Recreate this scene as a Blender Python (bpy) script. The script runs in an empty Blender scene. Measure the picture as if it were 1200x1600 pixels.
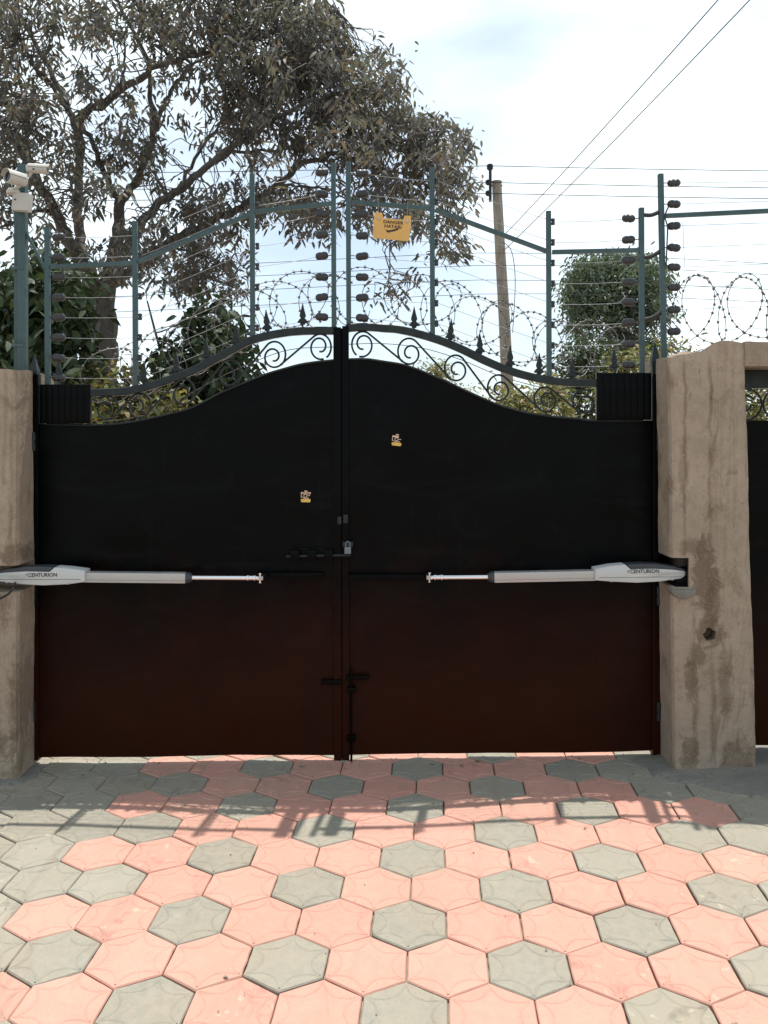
import bpy, bmesh, math, random
import numpy as np
from mathutils import Vector, Matrix, noise as mnoise

random.seed(7); rng = np.random.default_rng(7)
S = bpy.context.scene
COL = S.collection
R = math.radians

# ------------------------------------------------------------------ camera
F, HZ, CAMZ = 1290.0, 680.0, 1.7          # focal length and horizon of the photograph (1200 x 1600), eye height
cam_d = bpy.data.cameras.new('camera'); cam = bpy.data.objects.new('camera', cam_d); COL.objects.link(cam)
cam.location = (0, 0, CAMZ); cam.rotation_euler = (R(90), 0, 0)
cam_d.sensor_fit = 'VERTICAL'; cam_d.sensor_height = 36; cam_d.sensor_width = 27
cam_d.lens = 36 * F / 1600; cam_d.shift_y = -(800 - HZ) / 1600
cam_d.clip_start = 0.05; cam_d.clip_end = 2000
S.camera = cam

# ------------------------------------------------------------------ light
SUN_EL, SUN_AZ = R(75), R(8)
wd = bpy.data.worlds.new('World'); S.world = wd; wd.use_nodes = True
nt = wd.node_tree; nt.nodes.clear()
wo = nt.nodes.new('ShaderNodeOutputWorld'); bg = nt.nodes.new('ShaderNodeBackground')
sky = nt.nodes.new('ShaderNodeTexSky'); sky.sky_type = 'NISHITA'; sky.sun_disc = False
sky.sun_elevation = SUN_EL; sky.sun_rotation = SUN_AZ
sky.altitude = 1200; sky.air_density = 1.0; sky.dust_density = 2.8; sky.ozone_density = 1.0
tc = nt.nodes.new('ShaderNodeTexCoord'); mp = nt.nodes.new('ShaderNodeMapping')
mp.inputs['Scale'].default_value = (1, 1, 2.2); mp.inputs['Location'].default_value = (0.75, 0.3, 0.30)
nz = nt.nodes.new('ShaderNodeTexNoise'); nz.inputs['Scale'].default_value = 1.9; nz.inputs['Detail'].default_value = 5
nz.inputs['Roughness'].default_value = 0.48
rp = nt.nodes.new('ShaderNodeValToRGB'); rp.color_ramp.elements[0].position = 0.40; rp.color_ramp.elements[0].color = (.30, .30, .30, 1); rp.color_ramp.elements[1].position = 0.64
mx = nt.nodes.new('ShaderNodeMix'); mx.data_type = 'RGBA'
nt.links.new(tc.outputs['Generated'], mp.inputs[0]); nt.links.new(mp.outputs[0], nz.inputs['Vector'])
nt.links.new(nz.outputs['Fac'], rp.inputs[0]); nt.links.new(rp.outputs[0], mx.inputs[0])
nt.links.new(sky.outputs[0], mx.inputs[6]); mx.inputs[7].default_value = (8.5, 9.5, 9.7, 1)
nt.links.new(mx.outputs[2], bg.inputs[0]); bg.inputs[1].default_value = 0.122
nt.links.new(bg.outputs[0], wo.inputs[0])

sl = bpy.data.lights.new('sun', 'SUN'); sl.energy = 5.0; sl.angle = R(0.5); sl.color = (1.0, 0.955, 0.89)
so = bpy.data.objects.new('sun', sl); COL.objects.link(so)
to_sun = Vector((math.sin(SUN_AZ) * math.cos(SUN_EL), math.cos(SUN_AZ) * math.cos(SUN_EL), math.sin(SUN_EL)))
so.rotation_euler = (-to_sun).to_track_quat('-Z', 'Y').to_euler(); so.location = to_sun * 30

S.view_settings.view_transform = 'Standard'; S.view_settings.look = 'None'
S.view_settings.exposure = 0.38; S.view_settings.gamma = 1.0; S.view_settings.use_curve_mapping = False

# ------------------------------------------------------------------ helpers
def P(px, py, Y):
    return Vector(((px - 600) * Y / F, Y, CAMZ - (py - HZ) * Y / F))

class MB:
    def __init__(s): s.v = []; s.f = []
    def add(s, vs, fs):
        o = len(s.v); s.v += [tuple(v) for v in vs]; s.f += [tuple(i + o for i in f) for f in fs]; return s
    def box(s, c, d, rot=None, bev=0.0):
        x, y, z = d[0] / 2, d[1] / 2, d[2] / 2
        if bev <= 0:
            vs = [(-x, -y, -z), (x, -y, -z), (x, y, -z), (-x, y, -z), (-x, -y, z), (x, -y, z), (x, y, z), (-x, y, z)]
            fs = [(0, 3, 2, 1), (4, 5, 6, 7), (0, 1, 5, 4), (1, 2, 6, 5), (2, 3, 7, 6), (3, 0, 4, 7)]
        else:
            bm = bmesh.new(); bmesh.ops.create_cube(bm, size=1)
            for v in bm.verts: v.co = Vector((v.co.x * d[0], v.co.y * d[1], v.co.z * d[2]))
            bmesh.ops.bevel(bm, geom=bm.edges[:], offset=bev, segments=2, affect='EDGES', profile=0.7)
            vs = [v.co.copy() for v in bm.verts]; bm.verts.index_update()
            fs = [[v.index for v in f.verts] for f in bm.faces]; bm.free()
        m = rot if rot else Matrix.Identity(3)
        return s.add([Vector(c) + m @ Vector(v) for v in vs], fs)
    def bar(s, a, b, w, d, up=(0, 1, 0), bev=0.0):
        """rectangular bar from a to b, w across, d along 'up'"""
        a, b = Vector(a), Vector(b); z = (b - a); L = z.length; z.normalize()
        y = Vector(up); y = (y - z * y.dot(z)).normalized(); x = y.cross(z)
        m = Matrix((x, y, z)).transposed()
        return s.box((a + b) / 2, (w, d, L), m, bev)
    def tube(s, pts, r, n=8, cap=True):
        pts = [Vector(p) for p in pts]; k = len(pts)
        rs = r if isinstance(r, (list, tuple)) else [r] * k
        ring = []; nx = None
        for i, p in enumerate(pts):
            t = (pts[min(i + 1, k - 1)] - pts[max(i - 1, 0)]).normalized()
            if nx is None:
                h = Vector((0, 0, 1)) if abs(t.z) < 0.9 else Vector((0, 1, 0))
                nx = h.cross(t).normalized()
            else:
                nx = (nx - t * nx.dot(t)); nx = nx.normalized() if nx.length > 1e-6 else t.orthogonal().normalized()
            ny = t.cross(nx)
            ring.append([p + (nx * math.cos(2 * math.pi * j / n) + ny * math.sin(2 * math.pi * j / n)) * rs[i] for j in range(n)])
        vs = [v for q in ring for v in q]; fs = []
        for i in range(k - 1):
            for j in range(n):
                j2 = (j + 1) % n
                fs.append((i * n + j, i * n + j2, (i + 1) * n + j2, (i + 1) * n + j))
        if cap: fs += [tuple(range(n))[::-1], tuple((k - 1) * n + j for j in range(n))]
        return s.add(vs, fs)
    def lathe(s, a, d, prof, n=16):
        """prof: (distance along d, radius)"""
        d = Vector(d).normalized(); a = Vector(a)
        pts = [a + d * q[0] for q in prof]; x = d.orthogonal().normalized(); y = d.cross(x); vs = []; fs = []
        for p, q in zip(pts, prof):
            vs += [p + (x * math.cos(2 * math.pi * j / n) + y * math.sin(2 * math.pi * j / n)) * max(q[1], 1e-4) for j in range(n)]
        for i in range(len(prof) - 1):
            for j in range(n):
                j2 = (j + 1) % n; fs.append((i * n + j, i * n + j2, (i + 1) * n + j2, (i + 1) * n + j))
        fs += [tuple(range(n))[::-1], tuple((len(prof) - 1) * n + j for j in range(n))]
        return s.add(vs, fs)
    def prism(s, poly, y0, y1, inset=0.0):
        """polygon [(x,z)] in the XZ plane extruded y0 (front) .. y1; front edge rounded by inset"""
        n = len(poly); cx = sum(p[0] for p in poly) / n; cz = sum(p[1] for p in poly) / n
        def sc(k): 
            out = []
            for p in poly:
                dx, dz = p[0] - cx, p[1] - cz; L = math.hypot(dx, dz) or 1
                out.append((p[0] - math.copysign(min(k, abs(dx)), dx) * (1 if abs(dx) > k else 1), p[1] - math.copysign(min(k, abs(dz)), dz)))
            return out
        layers = [(poly, y1), (poly, y0)] if inset <= 0 else [(sc(inset), y1), (poly, y1 - inset), (poly, y0 + inset), (sc(inset * .3), y0 + inset * .3), (sc(inset), y0)]
        vs = []; fs = []
        for pl, y in layers: vs += [(p[0], y, p[1]) for p in pl]
        for i in range(len(layers) - 1):
            for j in range(n):
                j2 = (j + 1) % n; fs.append((i * n + j, i * n + j2, (i + 1) * n + j2, (i + 1) * n + j))
        fs += [tuple(range(n))[::-1], tuple((len(layers) - 1) * n + j for j in range(n))]
        return s.add(vs, fs)

WL = {}                                     # world location of every object that parents others (no parent is rotated)
def finish_mesh(name, vs, fs, mat, smooth=False, flat_angle=None):
    me = bpy.data.meshes.new(name); me.from_pydata([tuple(v) for v in vs], [], fs); me.validate()
    bm = bmesh.new(); bm.from_mesh(me); bmesh.ops.recalc_face_normals(bm, faces=bm.faces[:]); bm.to_mesh(me); bm.free()
    if mat: me.materials.append(mat)
    if smooth: me.polygons.foreach_set('use_smooth', [True] * len(me.polygons))
    if flat_angle: me.set_sharp_from_angle(angle=R(flat_angle))
    return me
def put(name, me, loc, parent=None, rot=None):
    o = bpy.data.objects.new(name, me); COL.objects.link(o); loc = Vector(loc); WL[o] = loc
    if parent is not None: o.parent = parent; o.location = loc - WL[parent]
    else: o.location = loc
    if rot: o.rotation_euler = rot
    return o
def build(name, mb, mat, parent=None, smooth=True, ang=35):
    vs = np.array([tuple(v) for v in mb.v]); c = (vs.min(0) + vs.max(0)) / 2; c[2] = vs[:, 2].min()
    return put(name, finish_mesh(name, vs - c, mb.f, mat, smooth, ang if smooth else None), c, parent)
def tag(o, label=None, cat=None, group=None, kind=None):
    if label: o['label'] = label
    if cat: o['category'] = cat
    if group: o['group'] = group
    if kind: o['kind'] = kind
    return o
def empty(name, loc, label, cat, group=None):
    o = put(name, None, loc); o.empty_display_size = .1
    return tag(o, label, cat, group)
def interp(pts, n):
    """smooth resample of a polyline of tuples (Catmull-Rom)"""
    pts = [Vector(p) for p in pts]; out = []
    for i in range(len(pts) - 1):
        p0, p1, p2, p3 = pts[max(i - 1, 0)], pts[i], pts[i + 1], pts[min(i + 2, len(pts) - 1)]
        for k in range(n):
            t = k / n
            out.append(.5 * ((2 * p1) + (p2 - p0) * t + (2 * p0 - 5 * p1 + 4 * p2 - p3) * t * t + (3 * p1 - p0 - 3 * p2 + p3) * t ** 3))
    return out + [pts[-1]]

# ------------------------------------------------------------------ materials
def nodes_of(name):
    m = bpy.data.materials.new(name); m.use_nodes = True; t = m.node_tree; t.nodes.clear()
    out = t.nodes.new('ShaderNodeOutputMaterial'); b = t.nodes.new('ShaderNodeBsdfPrincipled')
    t.links.new(b.outputs[0], out.inputs[0]); return m, t, b
def N(t, typ, **kw):
    n = t.nodes.new(typ)
    for k, v in kw.items():
        if k in ('operation', 'data_type', 'blend_type', 'wave_type', 'feature', 'interpolation_type', 'distance', 'bands_direction'): setattr(n, k, v)
        else: n.inputs[k].default_value = v
    return n
def ramp(t, src, stops):
    r = t.nodes.new('ShaderNodeValToRGB'); e = r.color_ramp.elements
    while len(e) < len(stops): e.new(.5)
    for q, (p, c) in zip(e, stops):
        q.position = p; q.color = c if len(c) == 4 else (*c, 1)
    t.links.new(src, r.inputs[0]); return r.outputs[0]
def g(v): return (v, v, v, 1)
def coords(t, kind='Object', scale=(1, 1, 1)):
    c = t.nodes.new('ShaderNodeTexCoord'); m = t.nodes.new('ShaderNodeMapping'); m.inputs['Scale'].default_value = scale
    t.links.new(c.outputs[kind], m.inputs[0]); return m.outputs[0]
def coords_of(t, src, scale):
    m = t.nodes.new('ShaderNodeMapping'); m.inputs['Scale'].default_value = scale; t.links.new(src, m.inputs[0]); return m.outputs[0]
def noise(t, vec, scale, detail=5, rough=.55, dist=0):
    n = N(t, 'ShaderNodeTexNoise', Scale=scale, Detail=detail, Roughness=rough, Distortion=dist); t.links.new(vec, n.inputs['Vector']); return n.outputs['Fac']
def mix(t, fac, a, b, mode='MIX'):
    m = t.nodes.new('ShaderNodeMix'); m.data_type = 'RGBA'; m.blend_type = mode; m.clamp_factor = True
    for s, v in ((m.inputs[0], fac), (m.inputs[6], a), (m.inputs[7], b)):
        if isinstance(v, (int, float)): s.default_value = v
        elif isinstance(v, tuple): s.default_value = v if len(v) == 4 else (*v, 1)
        else: t.links.new(v, s)
    return m.outputs[2]
def math_(t, op, a, b=None):
    m = t.nodes.new('ShaderNodeMath'); m.operation = op
    for s, v in zip(m.inputs, (a, b)):
        if v is None: continue
        if isinstance(v, (int, float)): s.default_value = v
        else: t.links.new(v, s)
    return m.outputs[0]
def bump(t, b, h, strength=.3, dist=.01):
    n = N(t, 'ShaderNodeBump', Strength=strength, Distance=dist); t.links.new(h, n.inputs['Height']); t.links.new(n.outputs[0], b.inputs['Normal'])
def paint(name, col, rough=.45, spec=.5, var=.25, metal=0.0, scale=9, bmp=.15, world=False):
    m, t, b = nodes_of(name); v = coords(t, 'Object')
    n1 = noise(t, v, scale, 6, .6); c = mix(t, ramp(t, n1, [(.3, g(0)), (.7, g(1))]), tuple(x * (1 - var) for x in col), tuple(min(1, x * (1 + var)) for x in col))
    t.links.new(c, b.inputs['Base Color']); b.inputs['Specular IOR Level'].default_value = spec; b.inputs['Metallic'].default_value = metal
    rr = ramp(t, noise(t, v, scale * 2.3, 5), [(.3, g(max(rough - .12, .05))), (.7, g(min(1, rough + .15)))]); t.links.new(rr, b.inputs['Roughness'])
    if bmp: bump(t, b, noise(t, v, scale * 6, 4), bmp, .002)
    return m

def concrete(name='rendered_concrete', lines=(), blobs=()):
    m, t, b = nodes_of(name); v = coords(t, 'Object')
    big = noise(t, v, 2.2, 6, .6); fine = noise(t, v, 38, 6, .65); mid = noise(t, v, 9, 6, .6, .6)
    c = mix(t, ramp(t, big, [(.35, g(0)), (.65, g(1))]), (.285, .225, .170), (.36, .29, .222))
    c = mix(t, ramp(t, mid, [(.45, g(0)), (.75, g(.55))]), c, (.215, .168, .12))
    # damp runs and stains
    vs = coords(t, 'Object', (5.5, 5.5, .40)); run = noise(t, vs, 1.1, 6, .68, 1.1)
    c = mix(t, ramp(t, run, [(.545, g(0)), (.575, g(.42)), (.60, g(.10)), (.68, g(.32))]), c, (.19, .14, .092))
    blot = noise(t, coords(t, 'Object', (2.6, 2.6, 1.25)), 2.1, 8, .66, 1.2)
    c = mix(t, ramp(t, blot, [(.54, g(0)), (.60, g(.45)), (.64, g(.7))]), c, (.17, .122, .078))
    if lines or blobs:
        sp = t.nodes.new('ShaderNodeSeparateXYZ'); t.links.new(v, sp.inputs[0]); X_, Z_ = sp.outputs['X'], sp.outputs['Z']
        wob = math_(t, 'MULTIPLY', math_(t, 'SUBTRACT', noise(t, coords(t, 'Object', (0.01, 0.01, 1)), 3.2, 5, .6), .5), .085)
        xw = math_(t, 'ADD', X_, wob); brk = ramp(t, noise(t, coords(t, 'Object', (30, 30, 7)), 1.0, 5, .65), [(.34, g(.15)), (.6, g(1))])
        for (x0, z0, z1, w_, k) in lines:
            dx = math_(t, 'ABSOLUTE', math_(t, 'SUBTRACT', xw, x0)); a_ = ramp(t, math_(t, 'DIVIDE', dx, w_), [(.15, g(k)), (1, g(0))])
            zc = math_(t, 'ABSOLUTE', math_(t, 'SUBTRACT', Z_, (z0 + z1) / 2)); zz = ramp(t, math_(t, 'DIVIDE', zc, abs(z1 - z0) / 2), [(.8, g(1)), (1, g(0))])
            c = mix(t, math_(t, 'MULTIPLY', math_(t, 'MULTIPLY', a_, zz), brk), c, (.10, .07, .045))
        rag = noise(t, coords(t, 'Object', (1, 1, .8)), 13, 8, .68, .9)
        for (x0, z0, rx, rz, k) in blobs:
            q = math_(t, 'SQRT', math_(t, 'ADD', math_(t, 'POWER', math_(t, 'DIVIDE', math_(t, 'SUBTRACT', X_, x0), rx), 2.0), math_(t, 'POWER', math_(t, 'DIVIDE', math_(t, 'SUBTRACT', Z_, z0), rz), 2.0)))
            q = math_(t, 'ADD', q, math_(t, 'MULTIPLY', math_(t, 'SUBTRACT', rag, .5), 2.6)); c = mix(t, ramp(t, q, [(.55, g(k)), (.95, g(0))]), c, (.12, .084, .053))
    c = mix(t, ramp(t, fine, [(.30, g(.4)), (.46, g(0))]), c, (.17, .132, .10))
    c = mix(t, ramp(t, noise(t, v, 95, 4, .7), [(.55, g(0)), (.68, g(.4))]), c, (.42, .36, .29))
    t.links.new(c, b.inputs['Base Color']); b.inputs['Roughness'].default_value = .93; b.inputs['Specular IOR Level'].default_value = .2
    vo = t.nodes.new('ShaderNodeTexVoronoi'); vo.feature = 'DISTANCE_TO_EDGE'; vo.inputs['Scale'].default_value = 2.3
    dv = t.nodes.new('ShaderNodeVectorMath'); dv.operation = 'ADD'; nn_ = N(t, 'ShaderNodeTexNoise', Scale=6.0, Detail=6, Roughness=.65); t.links.new(v, nn_.inputs['Vector']); t.links.new(v, dv.inputs[0])
    sc_ = t.nodes.new('ShaderNodeVectorMath'); sc_.operation = 'SCALE'; sc_.inputs['Scale'].default_value = .28; t.links.new(nn_.outputs['Color'], sc_.inputs[0]); t.links.new(sc_.outputs[0], dv.inputs[1]); t.links.new(dv.outputs[0], vo.inputs['Vector'])
    ck_ = math_(t, 'MULTIPLY', ramp(t, vo.outputs['Distance'], [(.0, g(1)), (.007, g(0))]), ramp(t, big, [(.52, g(0)), (.60, g(.6))])); c = mix(t, ck_, c, (.075, .056, .04)); t.links.new(c, b.inputs['Base Color'])
    h = math_(t, 'ADD', math_(t, 'MULTIPLY', fine, .6), math_(t, 'MULTIPLY', mid, 1.0)); bump(t, b, h, .75, .014)
    return m
def paver_mat(name, a, c2, dirt):
    m, t, b = nodes_of(name); v = coords(t, 'Object'); oi = t.nodes.new('ShaderNodeObjectInfo')
    vw = t.nodes.new('ShaderNodeVectorMath'); vw.operation = 'ADD'; t.links.new(v, vw.inputs[0])
    gm = t.nodes.new('ShaderNodeNewGeometry'); t.links.new(gm.outputs['Position'], vw.inputs[1]); w = vw.outputs[0]
    pos = gm.outputs['Position']
    big = noise(t, w, 3.1, 5, .6); mid = noise(t, w, 17, 6, .65); fine = noise(t, w, 150, 4, .7); grit = noise(t, w, 420, 2, .6)
    c = mix(t, oi.outputs['Random'], a, c2)
    c = mix(t, ramp(t, mid, [(.38, g(0)), (.68, g(.55))]), c, dirt)
    c = mix(t, ramp(t, big, [(.42, g(0)), (.62, g(.5))]), c, tuple(x * .80 for x in dirt))
    # dust and grime drifting across the joints, scuffs left by tyres
    grime = noise(t, pos, 1.5, 7, .68, .6); c = mix(t, ramp(t, grime, [(.50, g(0)), (.66, g(.38))]), c, (.30, .235, .17))
    scuff = noise(t, coords_of(t, pos, (7, 1.1, 1)), 1.3, 6, .7, .5); c = mix(t, ramp(t, scuff, [(.56, g(0)), (.68, g(.28))]), c, (.17, .135, .11))
    c = mix(t, ramp(t, fine, [(.30, g(.55)), (.44, g(0))]), c, tuple(x * .5 for x in a)); c = mix(t, ramp(t, grit, [(.62, g(0)), (.72, g(.5))]), c, tuple(min(1, x * 1.35) for x in dirt))
    t.links.new(c, b.inputs['Base Color']); b.inputs['Roughness'].default_value = .9; b.inputs['Specular IOR Level'].default_value = .25
    bump(t, b, math_(t, 'ADD', fine, math_(t, 'MULTIPLY', mid, .8)), .4, .003)
    return m
def soil(name, a, c2, sc=3.0):
    m, t, b = nodes_of(name); gm = t.nodes.new('ShaderNodeNewGeometry'); w = gm.outputs['Position']
    n1 = noise(t, w, sc, 7, .65); n2 = noise(t, w, sc * 25, 4, .7)
    c = mix(t, ramp(t, n1, [(.35, g(0)), (.65, g(1))]), a, c2); c = mix(t, ramp(t, n2, [(.3, g(.5)), (.55, g(0))]), c, tuple(x * .5 for x in a))
    t.links.new(c, b.inputs['Base Color']); b.inputs['Roughness'].default_value = .95; bump(t, b, math_(t, 'ADD', n1, n2), .5, .01); return m
def leaf_mat(name, a, c2, trans=.25, dry=None):
    m, t, b = nodes_of(name); gm = t.nodes.new('ShaderNodeNewGeometry')
    c = mix(t, gm.outputs['Random Per Island'], a, c2)
    if dry:
        mr = t.nodes.new('ShaderNodeMapRange'); mr.inputs[1].default_value = .72; mr.inputs[2].default_value = .9
        wn = t.nodes.new('ShaderNodeTexWhiteNoise'); wn.noise_dimensions = '1D'; t.links.new(gm.outputs['Random Per Island'], wn.inputs['W'])
        t.links.new(wn.outputs[0], mr.inputs[0]); c = mix(t, mr.outputs[0], c, dry)
    t.links.new(c, b.inputs['Base Color']); b.inputs['Roughness'].default_value = .58; b.inputs['Specular IOR Level'].default_value = .22
    tr = t.nodes.new('ShaderNodeBsdfTranslucent'); t.links.new(mix(t, 1.0, c, (1.0, 1.0, .55), 'MULTIPLY'), tr.inputs[0])
    ms = t.nodes.new('ShaderNodeMixShader'); ms.inputs[0].default_value = trans
    out = [n for n in t.nodes if n.type == 'OUTPUT_MATERIAL'][0]
    t.links.new(b.outputs[0], ms.inputs[1]); t.links.new(tr.outputs[0], ms.inputs[2]); t.links.new(ms.outputs[0], out.inputs[0]); return m
def bark(name, a, c2):
    m, t, b = nodes_of(name); v = coords(t, 'Object', (1, 1, .25)); n1 = noise(t, v, 14, 7, .65, .4)
    t.links.new(mix(t, ramp(t, n1, [(.35, g(0)), (.65, g(1))]), a, c2), b.inputs['Base Color']); b.inputs['Roughness'].default_value = .95
    bump(t, b, n1, .6, .03); return m
def gate_paint(name='black_gate_paint', red_bounce=.62):
    m, t, b = nodes_of(name); v = coords(t, 'Object')
    n1 = noise(t, v, 2.5, 6, .6, .4); n2 = noise(t, v, 60, 5, .6); st = noise(t, coords(t, 'Object', (14, 14, .8)), 2, 5, .6)
    c = mix(t, ramp(t, n1, [(.35, g(0)), (.7, g(1))]), (.0004, .0008, .0012), (.0014, .0018, .0022))
    c = mix(t, ramp(t, st, [(.6, g(0)), (.75, g(.30))]), c, (.009, .008, .007))
    sm = noise(t, coords(t, 'Object', (1.2, 1.2, 2.6)), 1.6, 7, .66, 1.6); c = mix(t, ramp(t, sm, [(.5, g(0)), (.72, g(.5))]), c, (.0060, .0075, .0090))
    # reddish bounce off the sunlit paving, painted into the lower sheet
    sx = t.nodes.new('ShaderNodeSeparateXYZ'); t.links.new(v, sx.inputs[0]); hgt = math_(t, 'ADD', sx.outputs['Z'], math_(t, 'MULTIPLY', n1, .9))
    c = mix(t, ramp(t, math_(t, 'MULTIPLY', hgt, .5), [(.28, g(red_bounce)), (.75, g(0))]), c, (.042, .0105, .0042))
    t.links.new(c, b.inputs['Base Color']); b.inputs['Specular IOR Level'].default_value = .06
    t.links.new(ramp(t, n1, [(.3, g(.24)), (.75, g(.42))]), b.inputs['Roughness']); bump(t, b, n2, .05, .002); return m

M = dict(
    concrete=concrete(),
    concrete_r=concrete('stained_concrete_right', [(-.018, .9, 2.2, .016, .85), (-.145, 1.1, 2.2, .012, .6), (-.01, .1, 1.15, .022, .6), (-.10, .1, .95, .020, .6)],
        [(-.045, 1.08, .075, .20, .75), (.0, .93, .05, .14, .7), (-.02, .80, .09, .09, .75), (-.08, .68, .07, .09, .7), (-.115, .55, .045, .14, .7), (.05, .55, .035, .2, .55), (-.13, .20, .06, .10, .65), (.12, .16, .10, .13, .6), (-.10, 1.22, .10, .06, .6), (-.15, 1.62, .03, .2, .35)]),
    concrete_l=concrete('stained_concrete_left', [(.20, .9, 1.9, .014, .45)], [(.10, .28, .12, .12, .6), (.20, 1.22, .07, .07, .7), (.16, .95, .05, .12, .5), (.22, .5, .03, .3, .5)]),
    pink=paver_mat('pink_paver', (.465, .226, .176), (.505, .260, .206), (.485, .285, .220)),
    grey=paver_mat('grey_paver', (.205, .197, .165), (.265, .252, .208), (.32, .285, .22)),
    sand=soil('joint_sand', (.19, .155, .115), (.32, .265, .20), 14),
    dirt=soil('street_dirt', (.34, .27, .20), (.46, .38, .29), .8),
    cement=soil('cement_mortar', (.15, .145, .125), (.225, .213, .18), 5),
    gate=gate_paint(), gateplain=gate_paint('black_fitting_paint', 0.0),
    gatetrim=paint('black_trim_paint', (.010, .016, .018), .42, .28, .3),
    post=paint('green_post_paint', (.038, .074, .080), .5, .4, .25),
    insul=paint('black_insulator', (.022, .024, .027), .38, .45, .2),
    wire=paint('galvanised_wire', (.32, .33, .34), .42, .5, .2, .7),
    barb=paint('barbed_wire_steel', (.13, .125, .12), .55, .4, .3, .5),
    cable=paint('black_cable', (.012, .012, .013), .5, .4, .1),
    alu=paint('anodised_aluminium', (.39, .38, .365), .38, .5, .06, .35, 5, .03),
    white=paint('white_plastic_cover', (.45, .465, .46), .42, .45, .05, 0, 6, .04),
    cover=paint('charcoal_plastic', (.035, .04, .048), .45, .4, .15, 0, 6, .05),
    chrome=paint('chromed_rod', (.72, .72, .73), .14, .5, .06, 1.0, 6, 0),
    cream=paint('cream_camera_plastic', (.40, .39, .355), .42, .45, .06, 0, 8, .05),
    glass=paint('dark_lens', (.006, .007, .010), .08, .6, .1, 0, 8, 0),
    yellow=paint('faded_yellow_plastic', (.60, .36, .115), .6, .35, .10, 0, 6, .08),
    ink=paint('dark_print', (.05, .04, .03), .7, .2, .1, 0, 6, 0),
    gold=paint('gold_foil', (.62, .40, .09), .42, .5, .18, .2, 40, .05),
    palegold=paint('pale_foil', (.62, .47, .33), .45, .5, .15, .1, 40, .05),
    bluegrey=paint('padlock_steel', (.13, .15, .185), .35, .5, .15, .5),
    wood=bark('weathered_pole_wood', (.17, .152, .13), (.27, .245, .212)),
    bark=bark('tree_bark', (.055, .051, .048), (.105, .097, .09)),
    leaf=leaf_mat('drooping_leaf', (.088, .092, .102), (.138, .138, .148), .40, (.155, .122, .115)),
    leaf_g=leaf_mat('broad_green_leaf', (.028, .046, .024), (.060, .085, .044), .22),
    leaf_e=leaf_mat('eucalyptus_leaf', (.055, .085, .064), (.095, .13, .095), .35),
    leaf_y=leaf_mat('yellowish_leaf', (.10, .12, .040), (.20, .20, .085), .35, (.24, .17, .08)),
    roof=paint('terracotta', (.36, .15, .09), .85, .3, .25),
    wall=paint('cream_wall', (.50, .43, .33), .9, .3, .1),
)

# ------------------------------------------------------------------ ground and driveway
SLOPE = 0.0150                                   # the paving rises gently to the right
def gz(x): return SLOPE * max(-6, min(6, x))
mb = MB(); mb.add([(-600, -600, -.16), (600, -600, -.16), (600, 900, -.16), (-600, 900, -.16)], [(0, 1, 2, 3)])
ground = build('ground', mb, M['dirt'], smooth=False); tag(ground, kind='structure')
mb = MB(); mb.add([(x, y, gz(x) - .018 + dz) for dz in (0, -.2) for (x, y) in ((-6, -5), (6, -5), (6, 5.6), (-6, 5.6))],
                  [(0, 1, 2, 3), (7, 6, 5, 4), (0, 4, 5, 1), (1, 5, 6, 2), (2, 6, 7, 3), (3, 7, 4, 0)])
drive = build('driveway', mb, M['sand'], smooth=False); tag(drive, kind='structure')

PW, PYAW, PX0, PY0 = .25845, -.0618, .1706, 4.2125
def hex_mesh(name, mat, seed):
    rad = PW / math.sqrt(3) - .0026; bm_v = []; bm_f = []; rs = random.Random(seed); SEG = 4; NN = 6 * SEG
    cor = [Vector((math.sin(math.pi / 3 * k), math.cos(math.pi / 3 * k))) for k in range(6)]
    wob = [1 + rs.gauss(0, .0045) - (abs(rs.gauss(0, .012)) if rs.random() < .07 else 0) for _ in range(NN)]
    def ringp(r, z, j=1.0):
        out = []
        for k in range(6):
            for q in range(SEG):
                p = cor[k].lerp(cor[(k + 1) % 6], q / SEG) * r * (1 + (wob[k * SEG + q] - 1) * j); out.append((p.x, p.y, z))
        return out
    for r, z in ((rad, -.05), (rad, -.0045), (rad - .0040, 0)): bm_v += ringp(r, z)
    for i in range(2):
        for k in range(NN): bm_f.append((i * NN + (k + 1) % NN, i * NN + k, (i + 1) * NN + k, (i + 1) * NN + (k + 1) % NN))
    bm_f.append(tuple(range(2 * NN, 3 * NN))[::-1])
    rv = rad - .013
    for k in range(6):                            # raised scallop arcs between neighbouring corners
        a = cor[k] * rv; b = cor[(k + 1) % 6] * rv
        inn = -(a + b).normalized(); o = len(bm_v); n = 7
        for i in range(n):
            t = i / (n - 1); p = a.lerp(b, t) + inn * (4 * t * (1 - t)) * rad * .24
            d = (b - a) + inn * (4 - 8 * t) * rad * .24; nn = Vector((-d.y, d.x)).normalized(); wv = .0046 + rs.gauss(0, .0005)
            for s_, z in ((-1, .0003), (0, .0024 + rs.gauss(0, .0004)), (1, .0003)): q = p + nn * wv * s_; bm_v.append((q.x, q.y, z))
        for i in range(n - 1):
            for j in range(2): bm_f.append((o + i * 3 + j, o + i * 3 + j + 1, o + (i + 1) * 3 + j + 1, o + (i + 1) * 3 + j))
    me = bpy.data.meshes.new(name); me.from_pydata(bm_v, [], bm_f); me.materials.append(mat)
    bm = bmesh.new(); bm.from_mesh(me); bm.normal_update()
    for f in bm.faces:
        c_ = f.calc_center_median(); out = Vector((c_.x, c_.y, 0)) if abs(f.normal.z) < .3 else Vector((0, 0, 1))
        if f.normal.dot(out) < 0: f.normal_flip()
    bm.to_mesh(me); bm.free(); return me
hx = {k: [hex_mesh('paver_' + k, M[k], i * 7 + (0 if k == 'pink' else 3)) for i in range(5)] for k in ('pink', 'grey')}
rest = {'pink': MB(), 'grey': MB()}; cy, sy = math.cos(PYAW), math.sin(PYAW); cand = []
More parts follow.
